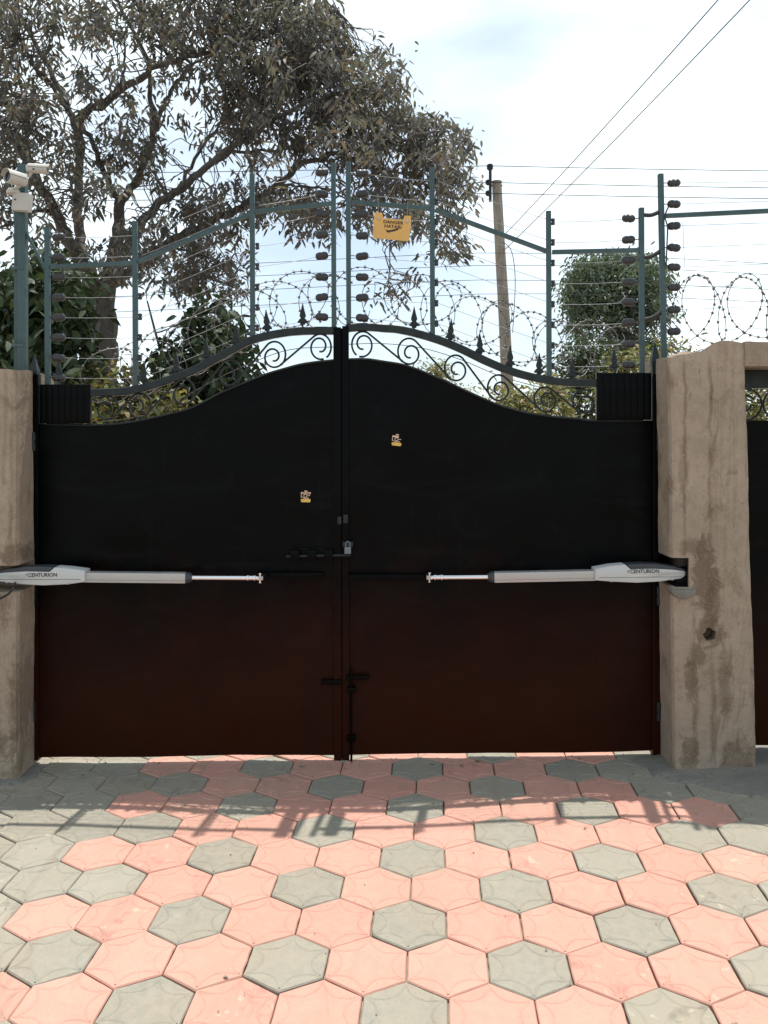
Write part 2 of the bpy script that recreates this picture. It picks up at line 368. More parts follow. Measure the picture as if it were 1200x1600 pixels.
for r in range(-6, 42):
    for k in range(-26, 27):
        u = k + (.5 if r % 2 else 0); U, V = u * PW, -r * PW * .8660254
        X = PX0 + U * cy - V * sy; Y = PY0 + U * sy + V * cy
        if abs(X) > 5.8 or Y > 5.5 or Y < -4.8: continue
        ph = u % 3
        grey = u < -5.2 or u > 5.2 or abs(ph - (1.5 if r % 2 else 0)) < .1 or (r == 0 and u > 3.5)
        inview = Y > 2.0 and Y < 4.75 and abs(X) < .52 * Y + .45
        cand.append((inview, X, Y, grey))
n_ind = 0
for inview, X, Y, grey in cand:
    kind = 'grey' if grey else 'pink'; z = gz(X) + random.uniform(-.0016, .0016)
    ra, rb, rc = random.gauss(0, .004) - SLOPE, random.gauss(0, .004), random.gauss(0, .006)
    if inview and n_ind < 298:
        put('paver', random.choice(hx[kind]), (X, Y, z), drive, (rb, ra, PYAW + rc + random.choice((0, 1, 2, 3, 4, 5)) * math.pi / 3)); n_ind += 1
    else:
        rad = PW / math.sqrt(3) - .0035; vs = []
        for q, zz in ((rad, -.05), (rad, -.006), (rad - .0055, 0)):
            for k in range(6):
                a = math.pi / 3 * k - PYAW; vs.append((X + q * math.sin(a), Y + q * math.cos(a), z + zz + SLOPE * q * math.sin(a)))
        rest[kind].add(vs, [(i * 6 + k, i * 6 + (k + 1) % 6, i * 6 + 6 + (k + 1) % 6, i * 6 + 6 + k) for i in range(2) for k in range(6)] + [tuple(range(12, 18))])
for kind in rest: tag(build('paver_field', rest[kind], M[kind], drive, smooth=False), kind='stuff')

# cement smeared over the paving at the foot of the right pillar
def apron(name, outline, h):
    c = sum((Vector(p) for p in outline), Vector((0, 0))) / len(outline); mb = MB(); n = 72; vs = []; rings = [1.0, .93, .75, .5, .2]
    ol = interp([Vector((p[0], p[1], 0)) for p in outline + [outline[0]]], 12)[:-1]; n = len(ol)
    for q, rr in enumerate(rings):
        for p in ol:
            d = Vector((p.x, p.y)) - c; jit = 1 + .10 * mnoise.noise(Vector((p.x * 9, p.y * 9, 3))) + .05 * mnoise.noise(Vector((p.x * 30, p.y * 30, 8)))
            w = c + d * rr * jit; zz = gz(w.x) + .003 + (0 if q == 0 else h * (1 - rr) ** .5 * (.7 + .6 * mnoise.noise(Vector((w.x * 7, w.y * 7, 1))))) - (.012 if q == 0 else 0)
            vs.append((w.x, w.y, zz))
    fs = [(i * n + j, i * n + (j + 1) % n, (i + 1) * n + (j + 1) % n, (i + 1) * n + j) for i in range(len(rings) - 1) for j in range(n)] + [tuple((len(rings) - 1) * n + j for j in range(n))]
    mb.add(vs, fs); return build(name, mb, M['cement'])
tag(apron('cement_apron', [(1.26, 4.28), (1.33, 4.08), (1.45, 3.96), (1.66, 3.84), (1.95, 3.70), (2.4, 3.66), (3.0, 3.80), (3.0, 4.35), (2.2, 4.5), (1.5, 4.4)], .032), kind='structure')
tag(apron('cement_apron', [(-1.72, 4.30), (-1.76, 4.10), (-1.9, 4.03), (-2.3, 3.98), (-2.9, 4.05), (-2.9, 4.4), (-2.2, 4.45)], .03), kind='structure')

# ------------------------------------------------------------------ pillars
def rough_prism(poly_bot, poly_top, z0, z1, seg=.035, amp=.0045, seed=0, top_fn=None):
    """closed prism, side faces subdivided and roughened like hand-floated render"""
    n = len(poly_bot); ring_t = []
    for i in range(n):
        a, b = Vector(poly_bot[i]), Vector(poly_bot[(i + 1) % n]); k = max(1, int((b - a).length / seg))
        for j in range(k): ring_t.append((i, j / k))
    m = len(ring_t); nzl = int((z1 - z0) / seg); vs = []; fs = []
    for q in range(nzl + 1):
        h = q / nzl
        for (i, t) in ring_t:
            a = Vector(poly_bot[i]).lerp(Vector(poly_top[i]), h); b = Vector(poly_bot[(i + 1) % n]).lerp(Vector(poly_top[(i + 1) % n]), h); p = a.lerp(b, t)
            zt = z1 + (top_fn(p.x, p.y) if top_fn else 0); z = z0 + (zt - z0) * h
            s3 = Vector((p.x * 3.1 + seed, p.y * 3.1, z * 2.2)); s4 = Vector((p.x * 14 + seed, p.y * 14, z * 14))
            d = amp * (1.6 * mnoise.noise(s3) + .5 * mnoise.noise(s4)); c = sum((Vector(w) for w in poly_bot), Vector((0, 0))) / n
            out = (p - c).normalized(); vs.append((p.x + out.x * d, p.y + out.y * d, z + (0 if q < nzl else .012 * mnoise.noise(s4 * .5))))
    for q in range(nzl):
        for j in range(m): fs.append((q * m + j, q * m + (j + 1) % m, (q + 1) * m + (j + 1) % m, (q + 1) * m + j))
    fs += [tuple(range(m))[::-1], tuple(nzl * m + j for j in range(m))]
    return vs, fs
def cut(vs, fs, cutters):
    me = finish_mesh('work', vs, fs, None); o = bpy.data.objects.new('work', me); COL.objects.link(o); cs = []
    for c in cutters:
        cm = finish_mesh('cut', c.v, c.f, None); co = bpy.data.objects.new('cut', cm); COL.objects.link(co); cs.append(co)
        md = o.modifiers.new('b', 'BOOLEAN'); md.operation = 'DIFFERENCE'; md.solver = 'EXACT'; md.object = co
    dg = bpy.context.evaluated_depsgraph_get(); ev = o.evaluated_get(dg); em = ev.to_mesh()
    V = [tuple(v.co) for v in em.vertices]; Fc = [tuple(p.vertices) for p in em.polygons]; ev.to_mesh_clear()
    for c in [o] + cs: bpy.data.objects.remove(c)
    return V, Fc
RY = 4.20                                            # depth at which the ram operators run
def rr_poly(x0, x1, y0, y1, r=.03):
    out = []
    for cx_, cy_, a0 in ((x0 + r, y0 + r, 180), (x1 - r, y0 + r, 270), (x1 - r, y1 - r, 0), (x0 + r, y1 - r, 90)):
        for a in (0, 45, 90): out.append((cx_ + r * math.cos(R(a0 + a)), cy_ + r * math.sin(R(a0 + a))))
    return out
PF = 4.115
vs, fs = rough_prism(rr_poly(-2.30, -1.828, PF, 4.62), rr_poly(-2.30, -1.835, PF + .01, 4.62), -.12, 2.03, seed=3)
nch = MB(); a = P(-80, 880, RY); b = P(60, 921, RY); nch.box(((-2.06 - 1.6) / 2, 4.17, (a.z + b.z) / 2), (.46, .30, a.z - b.z))
vs, fs = cut(vs, fs, [nch]); mb = MB().add(vs, fs)
pil = build('concrete_pillar', mb, M['concrete_l'], smooth=False)
tag(pil, 'left concrete gate pillar notched for the gate motor, camera pole on top', 'pillar', 'concrete pillars carrying the gate')

def rtop(x, y):
    t = max(0, min(1, (x - 1.50) / .18)); return .070 * t * t * (3 - 2 * t) + .014 * mnoise.noise(Vector((x * 8, y * 8, 2)))
vs, fs = rough_prism(rr_poly(1.452, 1.868, PF, 4.62, .028), rr_poly(1.425, 1.812, PF + .01, 4.62, .028), -.08, 2.095, seed=11, amp=.0055, top_fn=rtop)
c1 = MB(); a = P(1040, 872, PF); b = P(1077, 918, PF); c1.box(((1.30 + b.x) / 2, 4.26, (a.z + b.z) / 2), (b.x - 1.30, .44, a.z - b.z))
c2 = MB(); h_ = P(1110, 992, PF)
pts = [(h_.x + .030 * math.cos(k * math.pi / 6) * (1 + .25 * math.sin(k * 2.3)), h_.z + .034 * math.sin(k * math.pi / 6) * (1 + .2 * math.cos(k * 1.7))) for k in range(12)]
c2.prism(pts, 4.0, 4.19)
vs, fs = cut(vs, fs, [c1, c2]); mb = MB().add(vs, fs)
pir = build('concrete_pillar', mb, M['concrete_r'], smooth=False)
tag(pir, 'right concrete gate pillar with rust-brown damp stains and a square motor recess', 'pillar', 'concrete pillars carrying the gate')
# black plates added inside the motor recess to stand in for its shade
a = P(1040, 872, PF); b = P(1077, 918, PF); mb = MB(); y0_, y1_ = PF + .018, 4.47
mb.box((b.x - .003, (y0_ + y1_) / 2, (a.z + b.z) / 2), (.005, y1_ - y0_, a.z - b.z - .002)); mb.box(((1.46 + b.x - .007) / 2, y1_ - .004, (a.z + b.z) / 2), (b.x - 1.46 - .007, .005, a.z - b.z - .002))
mb.box(((1.46 + b.x - .007) / 2, (y0_ + y1_ - .01) / 2, a.z - .004), (b.x - 1.46 - .007, y1_ - y0_ - .01, .005)); mb.box(((1.46 + b.x - .007) / 2, (y0_ + y1_ - .01) / 2, b.z + .004), (b.x - 1.46 - .007, y1_ - y0_ - .01, .005))
build('recess_shade_plates', mb, M['gateplain'], pir, False)
# cement lip under the recess
mb = MB(); c = P(1066, 920, PF); lip = [(c.x + .063 * math.cos(R(180 + 10 * k)), c.z + .048 * math.sin(R(180 + 10 * k))) for k in range(19)]
mb.prism(lip, PF - .030, PF + .05, .008); build('mortar_lip', mb, M['cement'], pir)
# lintel over the side door, far jamb and boundary walls
def slab(name, x0, x1, y0, y1, z0, z1, seed, parent=None, top=None):
    v_, f_ = rough_prism(rr_poly(x0, x1, y0, y1, .02), rr_poly(x0, x1, y0, y1, .02), z0, z1, seg=.045, seed=seed, top_fn=top); return build(name, MB().add(v_, f_), M['concrete'], parent, smooth=False)
zl = P(1180, 572, PF).z
slab('lintel', 1.80, 2.95, PF + .004, 4.60, zl, 2.165, 21, pir, lambda x, y: .018 * mnoise.noise(Vector((x * 6, y * 6, 4))))
slab('door_jamb', 2.72, 3.10, PF + .002, 4.61, -.06, zl + .03, 31, pir)
wr = slab('boundary_wall', 3.08, 7.5, 4.25, 4.5, -.15, 2.15, 41); tag(wr, 'rendered boundary wall running on to the right of the side door', 'wall')
wl = slab('boundary_wall', -7.5, -2.28, 4.25, 4.5, -.2, 2.0, 51); tag(wl, 'rendered boundary wall running on to the left of the camera pole', 'wall')

# ------------------------------------------------------------------ gate leaves
GY = 4.343
def G(px, py, dy=0.0): return P(px, py, GY) + Vector((0, dy, 0))
PXM = F / GY                                          # pixels per metre on the gate plane
def bot(x): return .022 + .010 * x

SPEAR = None
def spear_mesh():
    global SPEAR
    if SPEAR: return SPEAR
    half = [(.004, 0), (.004, .018), (.013, .020), (.013, .026), (.005, .030), (.006, .036), (.024, .028), (.027, .034), (.017, .048), (.010, .052), (.016, .062), (.0165, .070), (.010, .092), (.004, .118), (.0012, .132)]
    poly = half + [(-x, z) for x, z in reversed(half)]; n = len(poly); vs = []; fs = []
    k = len(half)
    for s_, y in ((1, -.006), (1, .006)):
        vs += [(x, y * (1 if abs(x) < .012 else .6), z) for x, z in poly]
    fs = [(j, (j + 1) % n, n + (j + 1) % n, n + j) for j in range(n)]
    for i in range(k - 1):
        a, b, c, d = i, i + 1, n - 2 - i, n - 1 - i
        fs += [(a, b, c, d), (n + d, n + c, n + b, n + a)]
    SPEAR = finish_mesh('spear_finial', vs, fs, M['gatetrim'], False); return SPEAR
def insulator_mesh():
    m = MB(); prof = [(-.034, .005), (-.032, .012), (-.025, .0185), (-.013, .0212), (-.004, .0208), (-.002, .0192), (.002, .0192), (.004, .0208), (.013, .0212), (.025, .0185), (.032, .012), (.034, .005)]
    m.lathe((0, 0, 0), (1, 0, 0), prof, 12); return finish_mesh('strain_insulator', m.v, m.f, M['insul'], True, 50)
def clip_mesh():
    m = MB(); m.lathe((0, 0, -.017), (0, 0, 1), [(0, .008), (.003, .0105), (.013, .0105), (.015, .007), (.019, .007), (.021, .0105), (.031, .0105), (.034, .008)], 10)
    return finish_mesh('clip_insulator', m.v, m.f, M['insul'], True, 50)
INS, CLIP = insulator_mesh(), clip_mesh()

def scroll(points):
    m = MB(); m.tube(points, .0058, 6); return m
def spiral(cx_, cy_, rx, ry, a0, a1, k0, k1, n=26):
    out = []
    for i in range(n + 1):
        t = i / n; a = R(a0 + (a1 - a0) * t); k = k0 + (k1 - k0) * t; out.append((cx_ + rx * k * math.cos(a), cy_ - ry * k * math.sin(a)))
    return out

def barbed_coil(path, radius, turns, Y0, phase=0, thick=.0021, nb=None, sq=1.0, stretch=1.0):
    """helix of barbed wire along a px path at depth Y0"""
    pts = interp([P(x, y, Y0) for x, y in path], 12); L = [0]
    for i in range(1, len(pts)): L.append(L[-1] + (pts[i] - pts[i - 1]).length)
    def at(s):
        s = max(0, min(1, s)) * L[-1]
        for i in range(1, len(L)):
            if L[i] >= s: t = (s - L[i - 1]) / max(1e-6, L[i] - L[i - 1]); return pts[i - 1].lerp(pts[i], t), (pts[i] - pts[i - 1]).normalized()
        return pts[-1], Vector((1, 0, 0))
    m = MB(); poly = []; n = int(turns * 26)
    for i in range(n + 1):
        s = i / n; c, t = at(s); a = 2 * math.pi * turns * s + phase; w = 1 + .10 * math.sin(a * .37 + phase * 3)
        poly.append(c + Vector((stretch * radius * .92 * math.sin(a), radius * sq * math.sin(a) * .85, radius * w * math.cos(a))) )
    m.tube(poly, thick, 5); acc = 0
    for i in range(1, len(poly)):
        acc += (poly[i] - poly[i - 1]).length
        if acc > .042:
            acc = 0; d = (poly[i] - poly[i - 1]).normalized()
            m.lathe(poly[i] - d * .0075, d, [(0, .003), (.003, .0062), (.012, .0062), (.015, .003)], 6)
            for s_ in range(2):
                v = Vector((random.gauss(0, 1), random.gauss(0, 1), random.gauss(0, 1))); v = (v - d * v.dot(d)).normalized() * .014
                m.tube([poly[i] - v + d * .003 * s_, poly[i] + v + d * .003 * s_], [.0007, .0007], 3)
                m.tube([poly[i], poly[i] + v], [.0022, .0006], 3)
    return m

def leaf(side):
    if side == 'L':
        root = empty('gate_leaf', G(50, 1187), 'left leaf of the black steel gate, with the sliding bolt', 'gate', 'leaves of the black gate')
        x0, x1 = 58, 529
        sheet = [(58, 662), (144, 664), (201, 660), (259, 648), (300, 637), (343, 615), (380, 599), (415, 585), (445, 576), (472, 569), (500, 565), (531, 562)]
        arch = [(140, 614), (187, 612), (215, 608), (244, 600), (300, 580), (357, 550), (395, 531), (444, 520), (485, 517), (527, 517)]
    else:
        root = empty('gate_leaf', G(1030, 1185), 'right leaf of the black steel gate, with the yellow warning sign above', 'gate', 'leaves of the black gate')
        x0, x1 = 536, 1022
        sheet = [(534, 562), (570, 561), (600, 565), (637, 572), (686, 591), (729, 611), (772, 630), (800, 639), (830, 646), (865, 651), (900, 654), (930, 657), (1022, 657)]
        arch = [(541, 513), (570, 511), (600, 513), (629, 516), (675, 528), (715, 543), (761, 565), (801, 581), (844, 592), (880, 597), (934, 599)]
    seed = 5 if side == 'L' else 19
    # sheet: gently dented steel, folded over at the back
    tp = [Vector((q.x, q.z, 0)) for q in (G(*p) for p in sheet)]; tp = interp(tp, 8)
    xs = np.linspace(tp[0].x, tp[-1].x, 60); tops = np.interp(xs, [p.x for p in tp], [p.y for p in tp]); nr = 60; vs = []; fs = []
    for lay, dy in ((0, 0), (1, .004)):
        for i in range(nr + 1):
            for j, x in enumerate(xs):
                z = bot(x) + (tops[j] - bot(x)) * i / nr
                d = .012 * mnoise.noise(Vector((x * 1.7 + seed, z * 1.5, 0))) + .0055 * mnoise.noise(Vector((x * 4.5 + seed, z * 3.4, 4))) + .004 * math.sin(x * 5.3 + seed) - .004 * math.exp(-((z - .98) / .012) ** 2)
                vs.append((x, GY + d + dy, z))
    nx_ = len(xs); nl = (nr + 1) * nx_
    for lay in (0, 1):
        for i in range(nr):
            for j in range(nx_ - 1):
                q = lay * nl + i * nx_ + j; fs.append((q, q + 1, q + nx_ + 1, q + nx_))
    edge = [j for j in range(nx_)] + [i * nx_ + nx_ - 1 for i in range(1, nr + 1)] + [nr * nx_ + j for j in range(nx_ - 2, -1, -1)] + [i * nx_ for i in range(nr - 1, 0, -1)]
    for q in range(len(edge)): a, b = edge[q], edge[(q + 1) % len(edge)]; fs.append((a, b, nl + b, nl + a))
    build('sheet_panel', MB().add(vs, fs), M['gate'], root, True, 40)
    # frame
    def tubebar(name, a, b, w, d, bev=.003, mat='gatetrim'): return build(name, MB().bar(a, b, w, d, (0, 1, 0), bev), M[mat], root, True, 30)
    if side == 'L':
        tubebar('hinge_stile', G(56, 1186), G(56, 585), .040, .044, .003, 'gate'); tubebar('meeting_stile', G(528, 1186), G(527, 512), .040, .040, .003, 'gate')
        mb = MB(); t = G(54, 585); mb.lathe(t - Vector((0, 0, .03)), (0, 0, 1), [(0, .022), (.03, .030), (.05, .030), (.08, .018), (.135, .002)], 4); build('spear_cap', mb, M['gatetrim'], root, False)
        blk = (64, 143, 601, 662); nsl = 8
    else:
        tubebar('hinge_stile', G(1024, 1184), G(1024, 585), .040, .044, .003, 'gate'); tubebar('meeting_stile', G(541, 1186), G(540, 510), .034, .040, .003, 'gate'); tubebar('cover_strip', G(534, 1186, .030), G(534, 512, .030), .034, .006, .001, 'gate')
        mb = MB(); t = G(1023, 585); mb.lathe(t - Vector((0, 0, .03)), (0, 0, 1), [(0, .022), (.05, .026), (.10, .030), (.13, .024), (.20, .002)], 4); build('spear_cap', mb, M['gatetrim'], root, False)
        blk = (931, 1016, 583, 656); nsl = 8
    # cheek block of upright slats
    a, b = G(blk[0], blk[2]), G(blk[1], blk[3])
    mb = MB(); mb.box(((a.x + b.x) / 2, GY - .004, (a.z + b.z) / 2), (b.x - a.x, .03, a.z - b.z), None, .002); ck = build('cheek_plate', mb, M['gateplain'], root)
    for k in range(nsl):
        w = (b.x - a.x) / nsl; sx = a.x + w * (k + .5); build('slat', MB().box((sx, GY - .0205, (a.z + b.z) / 2), (w * .94, .005, (a.z - b.z) * .97), None, .0015), M['gateplain'], ck)
    # bottom rail seen as a lip, top edge trim
    e = [Vector((p.x, GY - .006, p.y)) for p in tp[2:-2]]; build('sheet_edge', MB().tube(e, .006, 6), M['gatetrim'], root)
    # arch bar
    pts = interp([G(x, y) for x, y in arch], 5); mb = MB(); n = len(pts); vs = []; fs = []
    for i, p in enumerate(pts):
        t = (pts[min(i + 1, n - 1)] - pts[max(i - 1, 0)]).normalized(); up = Vector((-t.z, 0, t.x)); up = up if up.z > 0 else -up
        for q, y in ((-.017, -.018), (-.020, -.015), (-.020, .018), (.020, .018), (.020, -.015), (.017, -.018)): vs.append(p + up * q + Vector((0, y, 0)))
    for i in range(n - 1):
        for j in range(6): fs.append((i * 6 + j, i * 6 + (j + 1) % 6, i * 6 + 6 + (j + 1) % 6, i * 6 + 6 + j))
    fs += [tuple(range(6))[::-1], tuple((n - 1) * 6 + j for j in range(6))]; mb.add(vs, fs); build('arch_bar', mb, M['gatetrim'], root, True, 30)
    ax = [p.x for p in pts]; az = [p.z for p in pts]
    # scrolls between the arch and the sheet
    if side == 'L': cs = [(500, 542), (429, 554), (359, 582), (287, 612), (218, 633), (168, 637)]; mir = -1
    else: cs = [(567, 538), (639, 549), (712, 575), (779, 606), (852, 623), (912, 627)]; mir = 1
    for i, (cx_, cy_) in enumerate(cs):
        rx, ry = 17, 20 if i < 4 else 18
        def place(pp): return [G(cx_ + mir * (x - cx_) if False else x, y) for x, y in pp]
        def mp_(c, pp): return [(c[0] + mir * (x - c[0]), y) for x, y in pp]
        if i == 0:
            first = mp_(cs[0], spiral(cx_, cy_, rx, ry, 250, 640, 1.0, .35, 40)); build('scroll', scroll([G(x, y) for x, y in first]), M['gatetrim'], root)
        over = mp_((cx_, cy_), spiral(cx_, cy_, rx, ry, 235, 50, 1.02, 1.0, 20))
        if i + 1 < len(cs):
            c2_ = cs[i + 1]; curl = mp_(c2_, spiral(c2_[0] + 2, c2_[1] + 3, rx * .98, ry * .9, 222, 640, 1.0, .36, 40)); line = over + curl
        else: line = over
        v3 = [G(x, y, -.004 if i % 2 else .004) for x, y in line]; build('scroll', scroll(v3), M['gatetrim'], root)
    # spear finials on the arch
    sp = [(473, 512), (418, 522), (368, 543), (322, 566), (275, 588), (224, 603), (92, 600)] if side == 'L' else [(647, 517), (703, 536), (750, 558), (797, 578), (842, 590), (893, 596), (960, 582)]
    for x, y in sp: put('spear_finial', spear_mesh(), G(x, y + 1), root, (0, random.gauss(0, .03), 0))
    # electric fence on top of the leaf
    if side == 'L':
        posts = [(75, 355, 602), (212, 346, 606), (395, 272, 532), (522, 255, 517)]
        rails = [((79, 417), (208, 411)), ((216, 409), (392, 334)), ((398, 331), (518, 318))]
        node = [(503, 270, 32.4), (395, 289, 31.9), (212, 367, 32.0), (92, 371, 31.3)]; se, ss = (92, 75), (503, 522)
    else:
        posts = [(545, 253, 512), (676, 262, 528), (858, 330, 595), (1003, 325, 583)]
        rails = [((549, 316), (672, 326)), ((680, 328), (855, 393)), ((863, 394), (999, 391))]
        node = [(566, 271, 32.3), (676, 283, 31.8), (858, 346.5, 32.2), (982, 342, 32.6)]; se, ss = (982, 1003), (566, 545)
    FY = GY + .004; po = []
    for x, a, b in posts:
        po.append(build('fence_post', MB().bar(P(x, b + 2, FY), P(x - .004 * (b - a), a, FY), .025, .025, (0, 1, 0), .002), M['post'], root))
    for a, b in rails: build('fence_rail', MB().bar(P(*a, FY), P(*b, FY), .022, .022, (0, 1, 0), .002), M['post'], root)
    for k in range(8):
        q = [P(nx2 + (10 if (i in (1, 2) and side == 'L') else (9 if i in (1, 2) else 0)), ny2 + st * k, FY - .002) for i, (nx2, ny2, st) in enumerate(node)]
        ends = []
        for i, (px_, (ix, ppx)) in enumerate(((0, ss), (3, se))):
            c = q[px_]; par = po[(3 if i == 0 else 0) if side == 'L' else (0 if i == 0 else 3)]
            put('insulator', INS, c + Vector((0, 0, random.gauss(0, .002))), par, (random.gauss(0, .25), random.gauss(0, .06), random.gauss(0, .10)))
            s_ = 1 if ppx > ix else -1
            build('insulator_hook', MB().tube([c + Vector((s_ * .028, 0, 0)), c + Vector((s_ * .05, 0, .003)), P(ppx, node[px_][1] + node[px_][2] * k, FY)], .0028, 5), M['insul'], par)
        for i in (1, 2):
            par = po[2 if i == 1 else 1] if side == 'L' else po[i]
            put('insulator', CLIP, q[i] + Vector((-.010, 0, 0)), par)
        line = []
        for i in range(3):
            a, b = q[i], q[i + 1]; sag = .004 + .003 * random.random()
            for t in range(6): line.append(a.lerp(b, t / 6) - Vector((0, 0, sag * 4 * t / 6 * (1 - t / 6))))
        line.append(q[3]); build('fence_wire', MB().tube(line, .0014, 5), M['wire'], root)
    if side == 'R': # jumper leads at the free end
        for k in (2, 4, 6):
            a = P(968, 342 + 32.6 * k, FY); b = P(972, 342 + 32.6 * (k - 1) + 16, FY)
            build('jumper_lead', MB().tube(interp([a, (a + b) / 2 + Vector((.02, 0, 0)), b], 5), .0016, 5), M['wire'], root)
    # barbed coil tied behind the arch
    CY = GY + .16
    if side == 'L': path = [(150, 588), (220, 578), (280, 552), (335, 522), (395, 494), (455, 474), (526, 470)]; tn = 9
    else: path = [(540, 466), (600, 465), (660, 472), (720, 490), (780, 515), (840, 532), (900, 545), (985, 552)]; tn = 10
    build('barbed_coil', barbed_coil(path, .150, tn, CY, .6 if side == 'L' else 1.9), M['barb'], root)
    build('barbed_coil', barbed_coil(path, .140, tn * .55, CY + .05, 2.6 if side == 'L' else .4, stretch=-1.0), M['barb'], root)
    tl = interp([P(x, y + 72, CY - .1) for x, y in path], 8); build('tie_wire', MB().tube(tl, .0022, 5), M['barb'], root)
    return root
LL, LR = leaf('L'), leaf('R')

# gate furniture on the inner face
def gbox(name, x0, x1, y0, y1, d0, d1, mat, parent, bev=.002):
    a, b = G(x0, y0), G(x1, y1); return build(name, MB().box(((a.x + b.x) / 2, GY - (d0 + d1) / 2, (a.z + b.z) / 2), (abs(b.x - a.x), d1 - d0, abs(a.z - b.z)), None, bev), M[mat], parent)
gbox('mounting_bar', 404, 505, 893, 903, .002, .040, 'gateplain', LL)
gbox('mounting_bar', 546, 676, 896, 906, .002, .040, 'gateplain', LR)
bolt = build('sliding_bolt', MB().tube([G(448, 868, -.030), G(470, 867.6, -.030), G(548, 866, -.030)], .0075, 10), M['gatetrim'], LL)
for x in (462, 488, 514): gbox('bolt_staple', x - 7, x + 7, 858, 874, .008, .046, 'gateplain', bolt)
gbox('bolt_plate', 456, 520, 855, 877, .004, .012, 'gateplain', bolt)
gbox('hasp', 536, 552, 845, 853, .004, .045, 'gatetrim', LR); gbox('latch_lug', 528, 534, 806, 818, .022, .044, 'gatetrim', LL); gbox('latch_lug', 537, 544, 803, 816, .022, .044, 'gatetrim', LR)
gbox('lower_bolt', 502, 534, 1060, 1067, .018, .034, 'gateplain', LL); gbox('lower_bolt', 541, 577, 1053, 1060, .018, .034, 'gateplain', LR)
build('drop_rod', MB().tube([G(549, 1040, -.032), G(549, 1100, -.032), G(549.5, 1192, -.032)], .006, 10), M['gateplain'], LR)
for y in (1075, 1150): gbox('rod_staple', 543, 556, y - 4, y + 4, .004, .044, 'gateplain', LR)
for y in (690, 930, 1110):
    for rt, x in ((LL, 54), (LR, 1028)):
        c = G(x, y, -.018); build('hinge', MB().lathe(c - Vector((0, 0, .05)), (0, 0, 1), [(0, .012), (.004, .015), (.046, .015), (.048, .011), (.052, .011), (.054, .015), (.096, .015), (.1, .012)], 12), M['gatetrim'], rt)
# padlock
pk = empty('padlock', G(544, 865), 'small grey padlock hanging from the hasp at the gate seam', 'padlock')
a = G(544, 858, -.045); build('lock_body', MB().box(a, (.034, .018, .036), None, .004), M['bluegrey'], pk)
sh = [a + Vector((-.011, 0, .016)), a + Vector((-.011, 0, .034))] + [a + Vector((.011 * math.cos(R(q)), 0, .034 + .012 * math.sin(R(q)))) for q in range(165, 14, -25)] + [a + Vector((.011, 0, .034)), a + Vector((.011, 0, .016))]
build('shackle', MB().tube(sh, .0032, 8), M['bluegrey'], pk)

# ---- lettering helper
def lettering(name, text, size, loc, mat, parent, rotz=0.0, tilt=0.0, sx=1.0, bold=0.0):
    cu = bpy.data.curves.new(name, 'FONT'); cu.body = text; cu.size = size; cu.align_x = 'CENTER'; cu.align_y = 'CENTER'; cu.extrude = .0003; cu.offset = bold; cu.resolution_u = 3
    to = bpy.data.objects.new('work_text', cu); COL.objects.link(to); dg = bpy.context.evaluated_depsgraph_get(); em = to.evaluated_get(dg).to_mesh()
    vs = [Vector((v.co.x * sx, -v.co.z, v.co.y)) for v in em.vertices]; fs = [tuple(p.vertices) for p in em.polygons]
    bpy.data.objects.remove(to); rm = Matrix.Rotation(tilt, 3, 'Y'); vs = [rm @ v for v in vs]
    me = finish_mesh(name, vs, fs, mat); o = put(name, me, loc, parent); o.rotation_euler = (0, 0, rotz); return o
# stickers
def sticker(px_, py_, parent, tilt, worn):
    c = G(px_, py_, -.0095); k = 1 / PXM
    rm = Matrix.Rotation(tilt, 3, 'Y')
    def plate(name, x0, x1, z0, z1, mat, par, dy=0, cut=0):
        pl = [(x0, z0 + cut), (x0 + 1.2, z0), (x1 - 1.2, z0), (x1, z0 + cut), (x1, z1), (x0, z1)]; m = MB(); m.prism([(x * k, z * k) for x, z in pl], -.0006 - dy, .0006 - dy)
        m.v = [tuple(c + rm @ Vector(v)) for v in m.v]; return build(name, m, M[mat], par, False)
    base = plate('sticker', -7.5, 7.5, -8.5, -3.6, 'gold', parent, 0, 1.6)
    tag(base, 'gold foil security sticker on the black gate sheet')
    if not worn:
        plate('sticker_band', -7.5, 7.5, 6.2, 7.2, 'palegold', base); plate('sticker_band', -7.5, 7.5, 4.2, 5.2, 'palegold', base)
        for s_ in (-1, 1): plate('sticker_band', s_ * 7 - .5, s_ * 7 + .5, 5.2, 6.2, 'palegold', base)
    else: plate('sticker_band', -7.5, 2.5, 4.4, 7.0, 'palegold', base)
    plate('sticker_roof', -2.2, 2.2, 8.0, 9.6, 'palegold', base)
    lettering('sticker_lettering', 'LO', 7.6 * k, c + rm @ Vector((-2.6 * k, -.001, 1.2 * k)), M['palegold'], base, 0, tilt, 1.1, .0002)
    plate('sticker_band', 3.2, 6.5, 1.4, 2.4, 'palegold', base); plate('sticker_band', -4, 5, -2.8, -1.6, 'palegold', base)
sticker(478, 776, LL, .02, False); sticker(620, 688, LR, .10, True)

